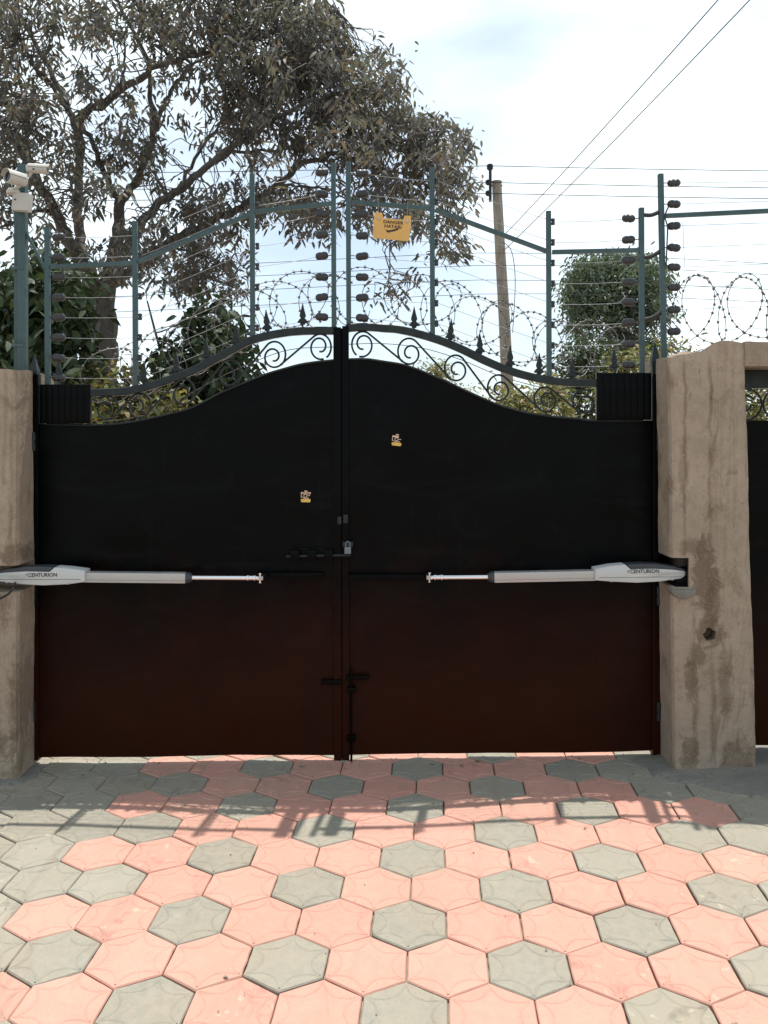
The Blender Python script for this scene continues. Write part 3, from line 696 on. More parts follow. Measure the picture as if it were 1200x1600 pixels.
# ------------------------------------------------------------------ ram operators
def operator(side):
    lab = {'R': 'white and grey ram gate motor on the right leaf, tail in the pillar recess', 'L': 'white and grey ram gate motor on the left leaf, cut by the frame edge'}[side]
    if side == 'R': fx = lambda x, y: (x, y)
    else: fx = lambda x, y: (1062.5 - x + 15 * max(0, min(1, (772 - x) / 80)), y + 1.0 + 3.2 * max(0, min(1, (x - 900) / 60)))
    Q = lambda x, y, d=0.0: P(*fx(x, y), RY) + Vector((0, d, 0))
    root = empty('gate_operator', Q(1000, 911), lab, 'gate motor', 'ram gate motors')
    xz = lambda pts: [(P(*fx(x, y), RY - .041).x, P(*fx(x, y), RY - .041).z) for x, y in pts]
    body = [(930, 889), (940, 887), (956, 884), (977, 882.2), (985, 889.2), (1005, 888.6), (1025, 888.4), (1055, 890), (1072, 892.6), (1072, 895), (1049, 895.4), (1048, 897), (1072, 897.4), (1071, 900), (1064, 904.5), (1032, 908.8), (995, 910.8), (957, 909.2), (930, 907)]
    # housing as lofted front: outline extruded with rounded edge
    build('housing', MB().prism(xz(body), RY - .042, RY + .04, .006), M['white'], root, True, 32)
    cov = [(979, 882), (1000, 881), (1025, 881.6), (1055, 885), (1071, 890.5), (1072, 893), (1055, 890.2), (1025, 888.9), (1005, 889), (986, 889.6)]
    build('charcoal_cover', MB().prism(xz(cov), RY - .040, RY + .038, .003), M['cover'], root, True, 32)
    a, b = Q(932, 900.5), Q(1060, 899.0); build('seam', MB().bar(a + Vector((0, -.0425, 0)), b + Vector((0, -.0425, 0)), .0014, .002, (0, 1, 0)), M['cover'], root, False)
    for x, y in ((951, 905.5), (1046, 903)):
        c = Q(x, y, -.042); build('cover_screw', MB().box(c, (.010, .003, .010), None, .001), M['alu'], root)
    # aluminium barrel
    mb = MB(); a, b = Q(771, 901.5), Q(931, 898.3)
    mb.bar(a, b, .052, .060, (0, 1, 0), .010); br = build('barrel', mb, M['alu'], root)
    for dz in (-.011,): build('barrel_groove', MB().bar(a + Vector((0, -.0300, dz)), b + Vector((0, -.0300, dz)), .0016, .0012, (0, 1, 0)), M['bluegrey'], br, False)
    ax_ = (Q(700, 902) - Q(771, 901.5)).normalized(); rl_ = (Q(692, 902) - Q(766, 901.6)).length
    build('end_collar', MB().lathe(Q(772, 901.5), ax_, [(0, .028), (.018, .028), (.026, .022), (.033, .018)], 20), M['cover'], root)
    build('piston_rod', MB().lathe(Q(766, 901.6), ax_, [(0, .0125), (rl_ + .004, .0125)], 16), M['chrome'], root)
    build('rod_eye', MB().lathe(Q(692, 902), ax_, [(0, .013), (.002, .0165), (.012, .0165), (.014, .0135), (.034, .0135), (.036, .016), (.046, .016), (.048, .012), (.062, .012)], 16), M['chrome'], root)
    c = Q(671, 902.2); cl = build('clevis', MB().box(c, (.030, .022, .020), None, .003), M['alu'], root)
    build('clevis_pin', MB().lathe(c - Vector((0, .004, .026)), (0, 0, 1), [(0, .004), (.002, .0065), (.006, .0065), (.007, .0045), (.046, .0045), (.047, .0075), (.052, .0075)], 10), M['chrome'], cl)
    build('gate_bracket', MB().bar(c, Vector((c.x, GY - .03, c.z)), .030, .007, (0, 0, 1), .001), M['gatetrim'], root)
    t = Q(1066, 897); build('wall_bracket', MB().bar(t + Vector((0, .02, -.004)), t + Vector((.11 if side == 'R' else -.11, .04, -.004)), .05, .01, (0, 0, 1), .001), M['gatetrim'], root)
    px_ = 1007.5 if side == 'R' else 66.5; py_ = 892.9 if side == 'R' else 898.6
    tl = P(px_, py_, RY - .0432); lettering('lettering', 'CENTURION', .0262, tl, M['ink'], root, 0, (-.02 if side == 'R' else -.01), .98, .0004)
    e = P(px_ - 24.5, py_ + .2, RY - .0430); build('emblem', MB().lathe(e, (0, -1, 0), [(0, .0095), (.0006, .0095)], 16), M['alu'], root)
    build('emblem_mark', MB().bar(e + Vector((-.007, -.0009, .002)), e + Vector((.007, -.0009, .003)), .003, .0006, (0, 1, 0)), M['ink'], root, False)
    return root
OR_, OL_ = operator('R'), operator('L')
cb = interp([P(24, 908, RY - .02), P(20, 920, 4.10), P(10, 930, 4.085), P(-8, 936, 4.08), P(-30, 925, 4.09), P(-40, 905, 4.14)], 6)
build('power_cable', MB().tube(cb, .006, 8), M['cable'], OL_)

# ------------------------------------------------------------------ side door at the right edge
sd = empty('side_door', P(1200, 1190, 4.36), 'dark blue-black steel side door with a ring scroll, at the right edge', 'door')
DX0, DX1, DY = 1.83, 2.74, 4.37
zt, zs = P(1180, 607, DY).z, P(1180, 657, DY).z
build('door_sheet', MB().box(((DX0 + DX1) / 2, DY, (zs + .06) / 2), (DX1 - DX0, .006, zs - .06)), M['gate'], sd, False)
for z in (zt + .05,): build('top_rail', MB().box(((DX0 + DX1) / 2, DY, z), (DX1 - DX0, .04, .10), None, .003), M['gatetrim'], sd)
for x in (DX0 + .004, DX1 - .004): build('door_stile', MB().box((x, DY - .001, 1.0 + .02), (.036, .042, 1.96), None, .003), M['gatetrim'], sd)
rr = (zt - zs) / 2
for k in range(5):
    cx_ = DX0 + .085 + k * .178; cz_ = (zt + zs) / 2; q = [Vector((cx_ + rr * math.cos(R(a)), DY, cz_ + rr * math.sin(R(a)))) for a in range(0, 361, 15)]
    build('scroll_ring', MB().tube(q, .006, 6), M['gatetrim'], sd)
    q = [Vector((cx_ + rr * .6 * (1 - t * .5) * math.cos(R(30 + 330 * t)), DY, cz_ + rr * .6 * (1 - t * .5) * math.sin(R(30 + 330 * t)))) for t in np.linspace(0, 1, 22)]
    build('scroll', MB().tube(q, .005, 6), M['gatetrim'], sd)

# ------------------------------------------------------------------ electric fence on the right wall
EY = 4.33
ef = empty('electric_fence', P(1037, 552, EY), 'green electric fence post on the right pillar with eight strands running right', 'fence')
ep = build('fence_post', MB().bar(P(1037.5, 560, EY), P(1032, 272, EY), .026, .026, (0, 1, 0), .002), M['post'], ef)
XE = 2600
build('fence_rail', MB().bar(P(1038, 337.5, EY), P(XE, 262, EY), .022, .022, (0, 1, 0), .002), M['post'], ef)
build('fence_post', MB().bar(P(XE, 550, EY), P(XE, 190, EY), .026, .026, (0, 1, 0), .002), M['post'], ef)
ys = [286, 319, 353, 387, 417.6, 449, 484, 518]; ye = [283, 314, 347.6, 381, 412, 446, 478, 512]
for k in range(8):
    a = P(1053, ys[k], EY); b = P(1053 + (XE - 1053), ys[k] + (ye[k] - ys[k]) * (XE - 1053) / 147, EY)
    put('insulator', INS, a, ep, (random.gauss(0, .25), random.gauss(0, .06), random.gauss(0, .1)))
    build('insulator_hook', MB().tube([a - Vector((.028, 0, 0)), a - Vector((.055, 0, 0))], .0028, 5), M['insul'], ep)
    build('fence_wire', MB().tube([a.lerp(b, t / 10) - Vector((0, 0, .02 * t / 10 * (1 - t / 10))) for t in range(11)], .0014, 5), M['wire'], ef)
build('jumper_lead', MB().tube(interp([P(1045, 322, EY - .02), P(1039, 338, EY - .025), P(1043, 355, EY - .03), P(1042, 385, EY - .03), P(1041, 415, EY - .02)], 6), .004, 6), M['cable'], ef)
build('jumper_lead', MB().tube([P(1067, 345, EY), P(1068, 380, EY), P(1070, 417, EY)], .0014, 5), M['wire'], ef)
for (a, b) in (((1006, 336), (1030, 331)), ((1006, 403), (1032, 392)), ((1007, 500), (1034, 487))):
    m_ = ((a[0] + b[0]) / 2, (a[1] + b[1]) / 2 + 2.5); build('flexible_link', MB().tube(interp([P(*a, GY), P(*m_, GY - .01), P(*b, EY)], 5), .011, 8), M['cable'], ef)
# barbed concertina on the wall
wc = build('barbed_wire_coil', barbed_coil([(1045, 497), (1100, 484), (1200, 480), (1400, 478), (1800, 475), (2300, 472)], .180, 17, EY + .12, 2.2, .0022, None, .8, .75), M['barb'])
wc2 = barbed_coil([(1060, 490), (1100, 482), (1200, 480), (1400, 478), (1800, 475), (2300, 472)], .175, 17, EY + .10, 3.6, .0022, None, .8, -.62)
build('second_strand', wc2, M['barb'], wc)
tag(wc, 'loose coil of barbed wire along the top of the right wall', 'barbed wire')

# ------------------------------------------------------------------ camera pole on the left pillar
CYp = 4.34
cp = empty('camera_pole', P(34, 580, CYp), 'thick green steel pole on the left pillar carrying the security cameras', 'pole')
build('pole_tube', MB().bar(P(35.5, 584, CYp), P(35.5, 258, CYp), .042, .042, (0, 1, 0), .003), M['post'], cp)
build('side_tube', MB().bar(P(26, 584, CYp + .01), P(26, 300, CYp + .01), .020, .020, (0, 1, 0), .002), M['post'], cp)
build('brace', MB().bar(P(40, 362, CYp), P(71, 421, CYp), .014, .014, (0, 1, 0), .001), M['post'], cp)
for y in (300, 420, 540): build('pole_clamp', MB().box(P(31, y, CYp), (.062, .05, .016), None, .002), M['post'], cp)
jb = empty('junction_box', P(35, 332, CYp - .05), 'square cream junction box under the security cameras', 'box')
c = P(35, 316.5, CYp - .05); mb = MB(); mb.box(c, (.088, .05, .092), Matrix.Rotation(.10, 3, 'Y') @ Matrix.Rotation(-.15, 3, 'Z'), .006); build('box_body', mb, M['cream'], jb)
for dx, dz in ((-.028, .010), (.030, -.003)): build('screw_cap', MB().lathe(c + Vector((dx, -.022, dz)), (0, -1, 0), [(0, .0045), (.006, .0045), (.007, .003)], 10), M['cover'], jb)
def bullet(name_label, c, d, L, r, base_pt):
    root = empty('security_camera', base_pt, name_label, 'camera', 'security cameras on the pole')
    d = Vector(d).normalized(); b = build('camera_body', MB().lathe(c, d, [(0, r * .55), (.004, r * .8), (.014, r * .93), (L * .5, r * .96), (L * .97, r), (L, r), (L, r * .86), (L - .012, r * .84)], 24), M['cream'], root)
    build('lens_window', MB().lathe(c + d * (L - .0118), d, [(0, r * .83), (.003, r * .83)], 24), M['glass'], b)
    up = Vector((0, 0, 1)); up = (up - d * up.dot(d)).normalized(); sd_ = d.cross(up)
    vs = []; fs = []                                 # sun shield: arc shell over the body
    for lay, q in ((0, r * 1.08), (1, r * 1.14)):
        for s_ in (L * .12, L * 1.10):
            for a in range(-80, 81, 16): vs.append(c + d * s_ + (up * math.cos(R(a)) + sd_ * math.sin(R(a))) * q)
    n = 11
    for lay in (0, 1):
        for j in range(n - 1): fs.append((lay * 22 + j, lay * 22 + j + 1, lay * 22 + n + j + 1, lay * 22 + n + j))
    for j in range(n - 1): fs.append((j, j + 1, 22 + j + 1, 22 + j)); fs.append((n + j, n + j + 1, 33 + j + 1, 33 + j))
    fs += [(0, n, 33, 22), (n - 1, 2 * n - 1, 43, 32)]
    build('sun_shield', MB().add(vs, fs), M['cream'], root)
    for a in (35, -20): build('shield_screw', MB().lathe(c + d * L * .4 + (up * math.cos(R(90 - a)) + sd_ * math.sin(R(90 - a))) * r * .95, up * math.cos(R(90 - a)) + sd_ * math.sin(R(90 - a)), [(0, .005), (.004, .005)], 8), M['cover'], root)
    return root, b
c = P(40, 284, CYp - .05); r1, b1 = bullet('cream bullet camera pointing towards the driveway, above the junction box', c, (-.52, -.84, .02), .105, .0335, P(24, 302, CYp - .04))
build('bracket_arm', MB().tube([c + Vector((-.02, -.03, -.03)), P(27, 292, CYp - .07), P(24, 298, CYp - .05)], .010, 10), M['cream'], r1)
build('mount_base', MB().lathe(P(21, 303, CYp - .05), (0, 0, 1), [(0, .034), (.012, .034), (.026, .026), (.03, .012)], 20), M['cream'], r1)
c = P(41, 263, CYp - .02); r2, b2 = bullet('cream bullet camera in profile aimed right along the wall', c, (1, .12, -.02), .108, .0235, P(40, 268, CYp))
build('bracket_arm', MB().tube([c + Vector((.03, 0, -.02)), c + Vector((.012, .01, -.036)), P(36, 272, CYp)], .008, 10), M['cream'], r2)

# ------------------------------------------------------------------ warning sign on the gate fence
wsn = empty('warning_sign', P(612, 375, GY - .03), 'faded yellow plastic electric fence warning sign wired to the gate top', 'sign')
def SG(x, y, d=0): return P(x, y, GY - .03 + d)
pl = [(585, 332), (597, 332.5), (599, 341), (630, 344), (632, 337), (642, 337.5), (642.5, 352), (640, 372), (637.5, 377), (584, 372), (582.5, 368), (583.5, 350)]
build('sign_plate', MB().prism([(SG(x, y).x, SG(x, y).z) for x, y in pl], GY - .032, GY - .028), M['yellow'], wsn, False)
ti = math.atan2(3.2, 32)
for txt, x, y, sz in (('DANGER', 614.5, 347.6, .0232), ('HATARI', 614, 354.2, .0232)): lettering('lettering', txt, sz, SG(x, y, -.0028), M['ink'], wsn, 0, ti * .8, 1.12, .0006)
hand = [(604, 360), (612, 359.5), (620, 357), (624, 357.6), (621, 360), (614, 362), (606, 363)]
build('hand_symbol', MB().prism([(SG(x, y).x, SG(x, y).z) for x, y in hand], GY - .0330, GY - .0321), M['ink'], wsn, False)
zig = [(600, 357), (606, 361), (604, 361.5), (611, 364.5), (603, 362.4), (605, 362)]
build('lightning_symbol', MB().prism([(SG(x, y).x, SG(x, y).z) for x, y in zig], GY - .0330, GY - .0321), M['ink'], wsn, False)
for x, y in ((592, 341.5), (636, 346)): build('fixing_cap', MB().box(SG(x, y, -.004), (.014, .008, .014), None, .003), M['cream'], wsn)
for a, b in (((592, 340), (590, 303)), ((636, 344), (637, 316))): build('hanging_wire', MB().tube([SG(*a), P(*b, GY)], .0012, 5), M['wire'], wsn)

# ------------------------------------------------------------------ utility pole and lines
UY = 19.0
up_ = empty('utility_pole', P(796, 690, UY), 'weathered wooden utility pole beyond the right gate leaf', 'utility pole')
q = [P(797, 800, UY), P(794, 640, UY), P(788, 500, UY), P(782, 400, UY), P(776, 284, UY)]
build('pole_shaft', MB().tube(interp(q, 5), [.155 - .045 * i / 20 for i in range(21)], 12), M['wood'], up_)
tp_ = P(766, 262, UY - .12); build('insulator_spindle', MB().tube([P(766, 315, UY - .12), P(766, 262, UY - .12)], .035, 8), M['cable'], up_)
for x, y, r_ in ((765.5, 261, .075), (762.5, 285, .062), (762.5, 302, .062)):
    c = P(x, y, UY - .12); build('line_insulator', MB().lathe(c - Vector((0, 0, r_)), (0, 0, 1), [(0, r_ * .5), (r_ * .4, r_ * .95), (r_ * .9, r_), (r_, r_ * .7), (r_ * 1.15, r_), (r_ * 1.7, r_ * .9), (r_ * 2, r_ * .4)], 12), M['cable'], up_)
build('pole_cap', MB().lathe(P(776, 285, UY), (0, 0, 1), [(0, .125), (.02, .125), (.05, .04)], 12), M['wood'], up_)
build('cross_pin', MB().bar(P(764, 290, UY), P(785, 290, UY), .03, .05), M['cable'], up_)
labs = ['topmost of the three power lines running right from the utility pole', 'middle of the three power lines running right from the utility pole', 'lowest of the three power lines running right from the utility pole']
for (y0, y1, yl), lb in zip(((259, 259, 258), (285, 287, 284), (302, 303.5, 301)), labs):
    a, b, e = P(764, y0, UY - .12), P(2400, y1 + 4, UY - 2), P(-900, yl, UY + 2)
    m = MB(); m.tube([e.lerp(a, t / 12) - Vector((0, 0, .20 * 4 * t / 12 * (1 - t / 12))) for t in range(12)] + [a.lerp(b, t / 12) - Vector((0, 0, .12 * 4 * t / 12 * (1 - t / 12))) for t in range(13)], .0085, 5)
    tag(build('power_line', m, M['cable']), lb, 'power line', 'power lines')
for (a, b, lb) in ((P(789, 366, UY), P(1128, -20, 9), 'steeper left one of two service cables climbing to the upper right'), (P(789, 390, UY), P(1178, -20, 9), 'right one of two service cables climbing to the upper right')):
    d = b - a; m = MB(); m.tube([a + d * (1.55 * t / 14) - Vector((0, 0, .10 * 4 * t / 14 * (1 - t / 14))) for t in range(15)], [.009 - .004 * t / 14 for t in range(15)], 5)
    tag(build('service_cable', m, M['cable']), lb, 'cable', 'service cables')
dl = build('pole_drop_cable', MB().tube(interp([P(786, 378, UY - .2), P(797, 388, UY - .2), P(803, 410, UY - .2), P(805, 450, UY - .2), P(801, 520, UY - .18)], 5), .009, 5), M['cable'], up_)
for i, (ya, yb, yc, yd, lb) in enumerate(((404, 391, 396, 411, 'uppermost'), (424, 411, 414, 428, 'second from top'), (446, 433, 439, 451, 'third from top'), (470, 455, 459, 471, 'lowest'))):
    xs_ = np.linspace(-1200, 2600, 40); ys_ = np.interp(xs_, [-1200, 0, 300, 600, 738, 900, 1200, 2600], [ya + 70, ya + 26, ya + 12, ya - 2, yb, yc, yd, yd + 95])
    ys_ = np.convolve(np.pad(ys_, 2, mode='edge'), [.1, .2, .4, .2, .1], 'valid'); q = [P(x_, y_, 16) for x_, y_ in zip(xs_, ys_)]
    tag(build('telephone_line', MB().tube(q, .0055, 5), M['cable']), lb + ' of four thin telephone lines crossing behind the utility pole', 'telephone line', 'telephone lines')

# ------------------------------------------------------------------ vegetation
def leaves_mesh(name, C, per, ln, wd_, spread, droop, mat, parent, seed):
    """C: (n,3) cluster centres; per leaves each, elongated blades hanging from the twig end"""
    rg = np.random.default_rng(seed); n = len(C) * per; c = np.repeat(C, per, 0)
    az = rg.uniform(0, 2 * np.pi, n); dz = -rg.normal(droop, .42, n); d = np.stack([np.cos(az), np.sin(az), dz], 1); d /= np.linalg.norm(d, axis=1)[:, None]
    base = c + rg.normal(0, spread, (n, 3)); L = ln * rg.uniform(.65, 1.25, n)[:, None]; W = wd_ * rg.uniform(.75, 1.25, n)[:, None]
    s = np.cross(d, rg.normal(0, 1, (n, 3)) * .6 + np.array([0, 0, 1.0])); s /= np.linalg.norm(s, axis=1)[:, None]; nn = np.cross(s, d)
    cur = np.array([0, 0, -1.0]) * L * .12
    v = np.stack([base, base + d * L * .32 + s * W * .46 + nn * W * .12, base + d * L * .68 + s * W * .40 + nn * W * .10 + cur * .4, base + d * L + cur, base + d * L * .68 - s * W * .40 + nn * W * .10 + cur * .4, base + d * L * .32 - s * W * .46 + nn * W * .12], 1).reshape(-1, 3)
    o = v.mean(0); o[2] = v[:, 2].min(); me = bpy.data.meshes.new(name); idx = np.arange(n)[:, None] * 6
    tri = np.concatenate([idx + np.array([[0, 1, 5]]), idx + np.array([[2, 3, 4]])], 0); qd = np.concatenate([idx + np.array([[1, 2, 4, 5]])], 0)
    me.vertices.add(len(v)); me.vertices.foreach_set('co', (v - o).ravel()); nl = tri.size + qd.size; me.loops.add(nl)
    me.loops.foreach_set('vertex_index', np.concatenate([tri.ravel(), qd.ravel()])); me.polygons.add(len(tri) + len(qd))
    st = np.concatenate([np.arange(len(tri)) * 3, tri.size + np.arange(len(qd)) * 4]); me.polygons.foreach_set('loop_start', st)
    me.update(calc_edges=True); me.validate(); me.materials.append(mat)
    return tag(put(name, me, o, parent), kind='stuff')
def ell_points(ells, dens, Y0, dY, rg):
    out = []
    for (cx_, cy_, rx, ry, k) in ells:
        for _ in range(int(rx * ry * dens * k)):
            a = rg.uniform(0, 2 * np.pi); r_ = math.sqrt(rg.uniform(0, 1)); yy = Y0 + rg.normal(0, dY); out.append(P(cx_ + rx * r_ * math.cos(a), cy_ + ry * r_ * math.sin(a), yy))
    return np.array([tuple(p) for p in out])
def limbs_to_segments(limbs):
    pts = []
    for l in limbs: pts += l
    return np.array([tuple(p) for p in pts])
def twigs(mb, C, pts, rg, r0, frac=1.0, mx=2.2):
    for c in C:
        if rg.uniform() > frac: continue
        d = np.linalg.norm(pts - c, axis=1); j = int(np.argmin(d + rg.uniform(0, .8, len(d))))
        if d[j] > mx or d[j] < .05: continue
        a, b = Vector(pts[j]), Vector(c); m_ = a.lerp(b, .5) + Vector((rg.normal(0, .08), rg.normal(0, .08), .10 * d[j] + rg.normal(0, .05)))
        kx = .04 * d[j]; q1 = a.lerp(m_, .5) + Vector((rg.normal(0, kx), rg.normal(0, kx), rg.normal(0, kx))); q2 = m_.lerp(b, .5) + Vector((rg.normal(0, kx), rg.normal(0, kx), rg.normal(0, kx)))
        sm = interp([a, q1, m_, q2, b], 2); mb.tube(sm, [r0 * (1 - .7 * i_ / 8) for i_ in range(9)], 4, False)

# --- the big tree on the left
TY = 12.0
bt = empty('big_tree', P(152, 690, TY), 'large spreading tree with drooping dull leaves filling the upper left', 'tree')
def limb(pts, r0, r1, bow=0.0, y0=0.0, y1=0.0):
    n = len(pts); q = [P(x, y, TY + y0 + (y1 - y0) * i / (n - 1) + bow * math.sin(math.pi * i / (n - 1))) for i, (x, y) in enumerate(pts)]; s_ = interp(q, 5); k = len(s_)
    s_ = [p + Vector((random.gauss(0, .014), random.gauss(0, .02), random.gauss(0, .014))) if 0 < i < k - 1 else p for i, p in enumerate(s_)]
    return s_, [r0 + (r1 - r0) * (i / (k - 1)) ** .8 for i in range(k)]
spec = [
    ([(168, 760), (166, 600), (165, 530), (162, 480), (160, 450)], .20, .19, 0, 0, 0),
    ([(138, 760), (141, 600), (143, 540), (146, 490), (150, 455)], .17, .17, 0, .25, .1),
    ([(155, 470), (140, 430), (112, 385), (88, 335), (62, 290), (30, 235), (0, 190), (-60, 110)], .19, .05, 0, 0, -1.5),
    ([(155, 470), (132, 420), (124, 370), (122, 310), (124, 235), (112, 185), (84, 120), (40, 40), (10, -40)], .17, .04, .3, 0, 1.2),
    ([(124, 240), (127, 187), (180, 147), (227, 118), (242, 103), (307, 87), (367, 67), (430, 50)], .12, .03, -.3, .2, -1.0),
    ([(160, 470), (172, 420), (182, 370), (186, 325)], .16, .125, 0, 0, 0),
    ([(186, 325), (172, 290), (158, 255), (140, 215), (105, 170), (60, 110), (30, 60)], .09, .025, .2, 0, -1.0),
    ([(186, 325), (205, 295), (221, 267), (238, 207), (235, 150), (227, 83), (197, 30), (170, -30)], .115, .03, .1, 0, .8),
    ([(240, 207), (250, 180), (267, 143), (290, 113), (322, 90), (380, 60)], .07, .025, 0, .2, 1.0),
    ([(166, 460), (190, 410), (212, 358), (233, 333), (283, 293), (333, 253), (400, 203), (470, 165), (540, 140)], .15, .035, -.2, 0, -1.6),
    ([(333, 253), (365, 240), (420, 236), (480, 232)], .05, .02, 0, -.8, -1.2), ([(283, 293), (310, 235), (345, 195), (380, 150)], .05, .02, 0, -.5, .6),
    ([(168, 450), (215, 415), (262, 380), (300, 361), (345, 340), (386, 318), (429, 291), (472, 258), (530, 240), (600, 226), (680, 205)], .14, .03, .2, 0, -1.4),
    ([(429, 291), (470, 290), (520, 300), (560, 330)], .035, .012, 0, -.7, -1.2), ([(600, 226), (650, 250), (690, 290), (705, 350)], .03, .01, 0, -1.0, -1.3), ([(530, 240), (580, 255), (620, 280)], .03, .012, 0, -.8, -1.5),
    ([(88, 335), (60, 330), (20, 350), (-30, 370)], .06, .02, 0, -.6, -1), ([(62, 290), (40, 220), (35, 150), (20, 60)], .05, .02, 0, -.8, -.2), ([(242, 103), (232, 60), (215, 10)], .04, .02, 0, -.2, -.5),
    ([(180, 147), (192, 110), (195, 60)], .045, .02, 0, 0, .3), ([(262, 380), (300, 395), (340, 410), (365, 450)], .04, .012, 0, -.2, -.8),
    ([(110, 385), (70, 420), (40, 470)], .05, .02, 0, -.2, -.6),
    ([(600, 226), (598, 300), (594, 370), (612, 420), (600, 460)], .012, .006, 0, -1.0, -1.1), ([(367, 67), (330, 20), (300, -40)], .04, .02, 0, -1.0, -.6), ([(470, 165), (520, 90), (530, 20)], .035, .015, 0, -1.3, -1.0), ([(540, 140), (600, 150), (640, 200)], .03, .012, 0, -1.5, -1.6),
]
tw = MB(); allpts = []
trunk = MB()
for i, sp_ in enumerate(spec):
    s_, r_ = limb(*sp_); r_ = [q_ * (.62 if i > 1 else .85) for q_ in r_]; allpts += s_[3:] if i > 1 else s_[-4:]
    (trunk if i < 2 else tw).tube(s_, r_, 10 if r_[0] > .1 else 7)
build('trunk', trunk, M['bark'], bt)
ells = [(40, 40, 90, 70, .72), (-60, 200, 90, 160, .7), (170, 25, 90, 45, .8), (300, 30, 90, 50, 1.2), (420, 40, 90, 65, 1.5), (490, 70, 45, 75, 1.5), (575, 140, 60, 70, 1.4), (480, 150, 90, 70, 1.4), (400, 130, 70, 60, 1.2),
        (530, 210, 90, 45, 1.2), (420, 220, 90, 40, .8), (330, 170, 50, 50, .65), (215, 190, 50, 50, .45), (160, 200, 40, 45, .5), (60, 190, 55, 60, .75), (25, 130, 40, 60, .6), (20, 300, 45, 60, .75), (80, 250, 50, 50, .7), (150, 280, 45, 50, .6),
        (215, 240, 45, 40, .8), (110, 340, 45, 40, .6), (180, 395, 55, 40, .9), (240, 375, 50, 40, .8), (300, 300, 60, 35, .6), (330, 345, 60, 35, .8), (340, 410, 55, 55, 1.1), (280, 420, 55, 40, 1.0), (390, 315, 45, 40, .7), (450, 320, 55, 40, 1.0),
        (495, 345, 45, 30, 1.2), (560, 290, 40, 60, 1.0), (610, 330, 45, 50, 1.0), (630, 230, 60, 50, 1.4), (690, 235, 48, 45, 1.5), (712, 290, 28, 50, 1.3), (700, 370, 30, 40, 1.2), (650, 300, 30, 60, .8), (640, 190, 45, 20, 1.0),
        (600, 465, 40, 22, .35), (648, 440, 14, 24, .5), (60, 420, 60, 50, .7), (130, 90, 60, 50, .35), (260, 90, 50, 50, .4), (330, 100, 40, 40, .6), (150, 130, 50, 40, .3)]
rg = np.random.default_rng(3)
C = ell_points(ells, .0128, TY - .6, .85, rg)
top = ell_points([(150, -120, 260, 110, 1.0), (400, -90, 110, 80, 1.1), (-120, 20, 80, 200, .8)], .0085, TY, 1.6, rg); C = np.concatenate([C, top], 0)
twigs(tw, C, np.array([tuple(p) for p in allpts]), rg, .010, .7, 1.9)
build('branches', tw, M['bark'], bt)
leaves_mesh('crown', C, 20, .138, .037, .080, .75, M['leaf'], bt, 1)

# --- other plants
def plant(name, label, cat, base, ells, dens, Y0, dY, per, ln, wd_, spread, droop, mat, seed, stems, r0, group=None, crown='crown', stemname='trunk', tf=.5):
    root = empty(name, P(base[0], base[1], Y0), label, cat, group); rg_ = np.random.default_rng(seed); C_ = ell_points(ells, dens, Y0, dY, rg_); m = MB(); pts = []
    for st_ in stems:
        q = interp([P(x, y, Y0 + rg_.normal(0, dY * .2)) for x, y in st_], 5); k = len(q); m.tube(q, [r0 * (1 - .75 * i / (k - 1)) for i in range(k)], 7); pts += q[k // 3:]
    twigs(m, C_, np.array([tuple(p) for p in pts]), rg_, r0 * .12 + .004, tf, 4)
    build(stemname, m, M['bark'], root); leaves_mesh(crown, C_, per, ln, wd_, spread, droop, M[mat], root, seed + 50); return root
plant('slender_tree', 'slender grey-green tree behind the fence beside the right pillar', 'tree', (985, 690), [(915, 430, 26, 24, 1.2), (935, 415, 25, 18, 1.3), (985, 415, 34, 18, 1.5), (960, 450, 50, 28, 1.2), (1010, 440, 24, 30, 1.0), (915, 475, 28, 26, 1.2), (985, 485, 34, 26, .9), (1022, 470, 15, 26, .7), (950, 500, 26, 18, .7), (1035, 490, 18, 16, .5), (895, 458, 18, 22, 1.1), (1030, 435, 16, 22, .9), (905, 510, 26, 20, .7), (1000, 560, 40, 22, .7), (960, 540, 30, 26, .7), (1010, 530, 24, 24, .5)],
      .080, 26, .9, 20, .20, .06, .17, .6, 'leaf_e', 31, [[(990, 720), (985, 600), (978, 530), (985, 470), (990, 420)], [(979, 540), (955, 500), (935, 450), (930, 415)], [(982, 500), (1005, 470), (1015, 445)], [(975, 555), (998, 520), (1025, 490)]], .20)
plant('shrub', 'yellow-green leafy shrub behind the right cheek of the gate', 'shrub', (985, 690), [(985, 575, 40, 26, 1.2), (1000, 620, 50, 40, 1.0), (960, 610, 30, 30, 1.0), (1060, 560, 40, 30, .9), (1060, 620, 50, 50, .9), (1150, 620, 60, 50, .9), (1230, 640, 70, 50, .9)], .040, 14, .5, 12, .13, .045, .09, .3, 'leaf_y', 32, [[(985, 760), (980, 620), (975, 580)], [(995, 760), (1010, 630), (1040, 570)]], .05, crown='foliage', stemname='stems')
plant('shrub', 'rounded green bush between the rightmost line post and the cheek', 'shrub', (910, 690), [(905, 545, 22, 20, 1.2), (895, 575, 32, 30, 1.2), (925, 575, 28, 36, 1.2), (905, 625, 50, 40, 1.0), (945, 560, 20, 30, .9)], .042, 15, .5, 12, .13, .045, .09, .3, 'leaf_g', 33, [[(905, 760), (905, 640), (905, 560)], [(910, 760), (925, 640), (930, 580)]], .05, crown='foliage', stemname='stems')
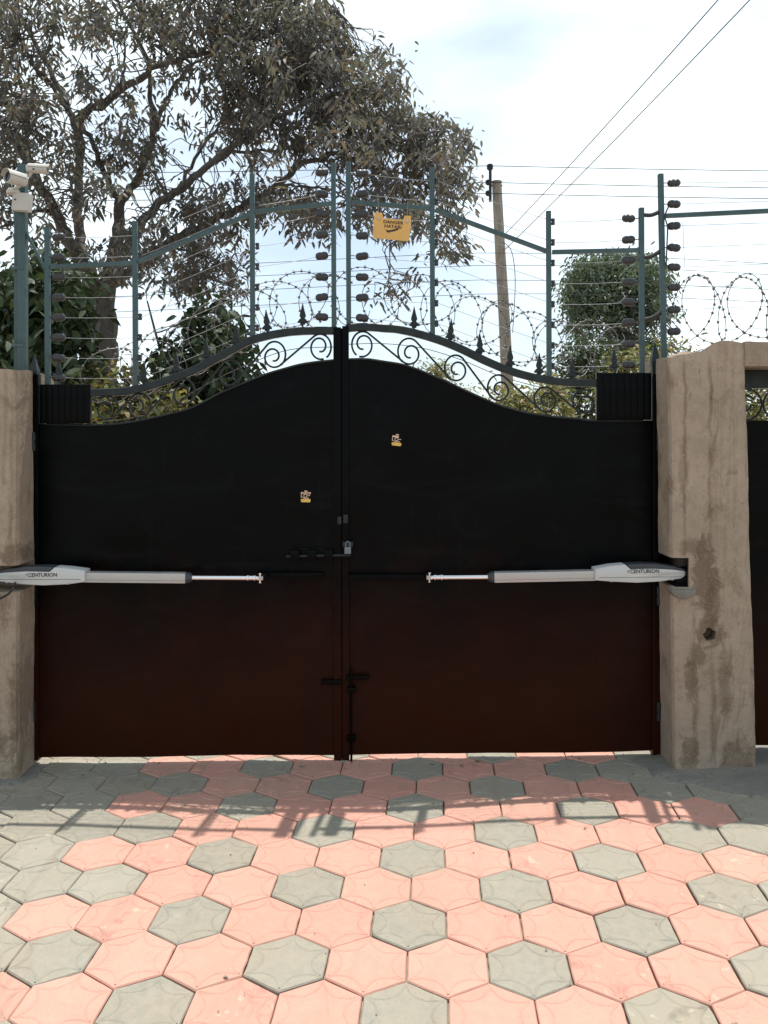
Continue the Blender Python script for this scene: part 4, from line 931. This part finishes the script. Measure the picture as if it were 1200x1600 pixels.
plant('shrub', 'low brownish-green bush seen through the scrolls of the right leaf', 'shrub', (820, 690), [(830, 635, 60, 26, 1.1), (790, 625, 34, 22, .8), (860, 610, 30, 22, .9), (820, 670, 80, 40, 1.0)], .040, 13, .4, 12, .12, .04, .09, .3, 'leaf_y', 34, [[(820, 760), (815, 650), (800, 620)], [(840, 760), (850, 650), (862, 610)]], .04, crown='foliage', stemname='stems')
plant('shrub', 'small pale bush showing above the sheet below the right arch', 'shrub', (680, 690), [(680, 580, 28, 18, 1.0), (665, 610, 45, 40, 1.0), (720, 625, 40, 30, .8)], .05, 20, .4, 12, .12, .04, .10, .3, 'leaf_y', 35, [[(680, 740), (680, 640), (682, 580)]], .05, crown='foliage', stemname='stems')
plant('shrub', 'broad-leaved dark green shrub behind the middle of the left leaf', 'shrub', (330, 690), [(325, 500, 32, 26, 1.1), (345, 530, 36, 26, 1.2), (320, 560, 45, 30, 1.1), (370, 575, 30, 24, 1.0), (290, 600, 55, 35, .9), (350, 620, 60, 40, 1.0), (250, 560, 26, 30, .35)], .034, 9.5, .4, 9, .15, .075, .09, .55, 'leaf_g', 36, [[(330, 760), (330, 640), (335, 560), (325, 500)], [(325, 760), (290, 640), (255, 560), (230, 470)], [(335, 760), (365, 640), (375, 580)]], .035, crown='foliage', stemname='stems')
plant('shrub', 'yellowish shrub filling the gap below the left arch', 'shrub', (220, 690), [(190, 640, 50, 30, 1.1), (250, 640, 50, 30, 1.1), (180, 590, 35, 24, .5), (230, 680, 90, 40, 1.0), (120, 640, 50, 40, .8)], .036, 8.8, .35, 10, .13, .05, .08, .45, 'leaf_y', 37, [[(200, 760), (195, 660), (185, 600)], [(225, 760), (250, 660), (262, 620)]], .03, crown='foliage', stemname='stems')
plant('bushy_tree', 'dark leafy bush behind the camera pole on the left', 'shrub', (50, 690), [(70, 430, 36, 30, 1.0), (100, 460, 34, 36, 1.2), (20, 470, 34, 40, 1.1), (60, 510, 60, 40, 1.2), (20, 560, 50, 40, 1.1), (105, 540, 40, 36, 1.0), (-40, 520, 50, 60, 1.0), (60, 600, 80, 40, 1.0)], .030, 9.2, .45, 10, .16, .07, .10, .6, 'leaf_g', 38, [[(60, 760), (60, 620), (65, 520), (75, 440)], [(50, 760), (25, 620), (15, 500)], [(65, 760), (100, 600), (108, 480)]], .04, crown='foliage', stemname='stems')

# --- red-roofed house beyond the street, glimpsed left of the cheek block
HY = 24.0
hs = empty('house', P(60, 700, HY), 'terracotta roofed house just showing beside the left spear cap', 'house')
a, b = P(-60, 585, HY), P(104, 700, HY)
build('house_wall', MB().box(((a.x + b.x) / 2, HY + 2, (a.z - .16 - .2) / 2), (b.x - a.x - .4, 4, a.z + .16)), M['wall'], hs, False)
z0, z1 = P(0, 600, HY).z, P(0, 562, HY).z
vs = [(a.x, HY - .3, z0), (b.x, HY - .3, z0), (b.x, HY + 4.3, z0), (a.x, HY + 4.3, z0), (a.x + .9, HY + 2, z1), (b.x - .6, HY + 2, z1)]
vs += [(v[0], v[1], v[2] - .12) for v in vs[:4]]
build('house_roof', MB().add(vs, [(0, 1, 5, 4), (1, 2, 5), (2, 3, 4, 5), (3, 0, 4), (0, 6, 7, 1), (1, 7, 8, 2), (2, 8, 9, 3), (3, 9, 6, 0), (6, 9, 8, 7)]), M['roof'], hs, False)

# ------------------------------------------------------------------ dry leaf bits and grit swept against the gate foot and into the joints
rl = random.Random(4); mb = MB()
for k in range(260):
    if k < 130: x, y = rl.uniform(-1.9, 1.9), GY - abs(rl.gauss(0, .10)) - .02
    elif k < 180: x, y = rl.choice((-1, 1)) * rl.uniform(1.35, 2.3), 4.08 - abs(rl.gauss(0, .08))
    else: x, y = rl.uniform(-2, 2), rl.uniform(2.3, 4.2)
    L = rl.uniform(.0018, .0055) if rl.random() < .95 else rl.uniform(.008, .016); w = L * rl.uniform(.3, .8); a = rl.uniform(0, 6.28); z = gz(x) + .0035 + (.012 if abs(x) > 1.35 and y > 4.0 else 0); u = Vector((math.cos(a), math.sin(a), 0)); v = Vector((-math.sin(a), math.cos(a), 0)); c = Vector((x, y, z))
    mb.add([c - u * L, c - v * w + Vector((0, 0, rl.uniform(0, L * .5))), c + u * L + Vector((0, 0, rl.uniform(0, L * .4))), c + v * w + Vector((0, 0, L * .6)), c - Vector((0, 0, .003))], [(0, 1, 2, 3), (0, 4, 1), (1, 4, 2), (2, 4, 3), (3, 4, 0)])
lt = build('leaf_litter', mb, M['sand'], None, False); tag(lt, 'dry leaf bits and grit lying on the paving along the gate foot', 'litter', None, 'stuff')
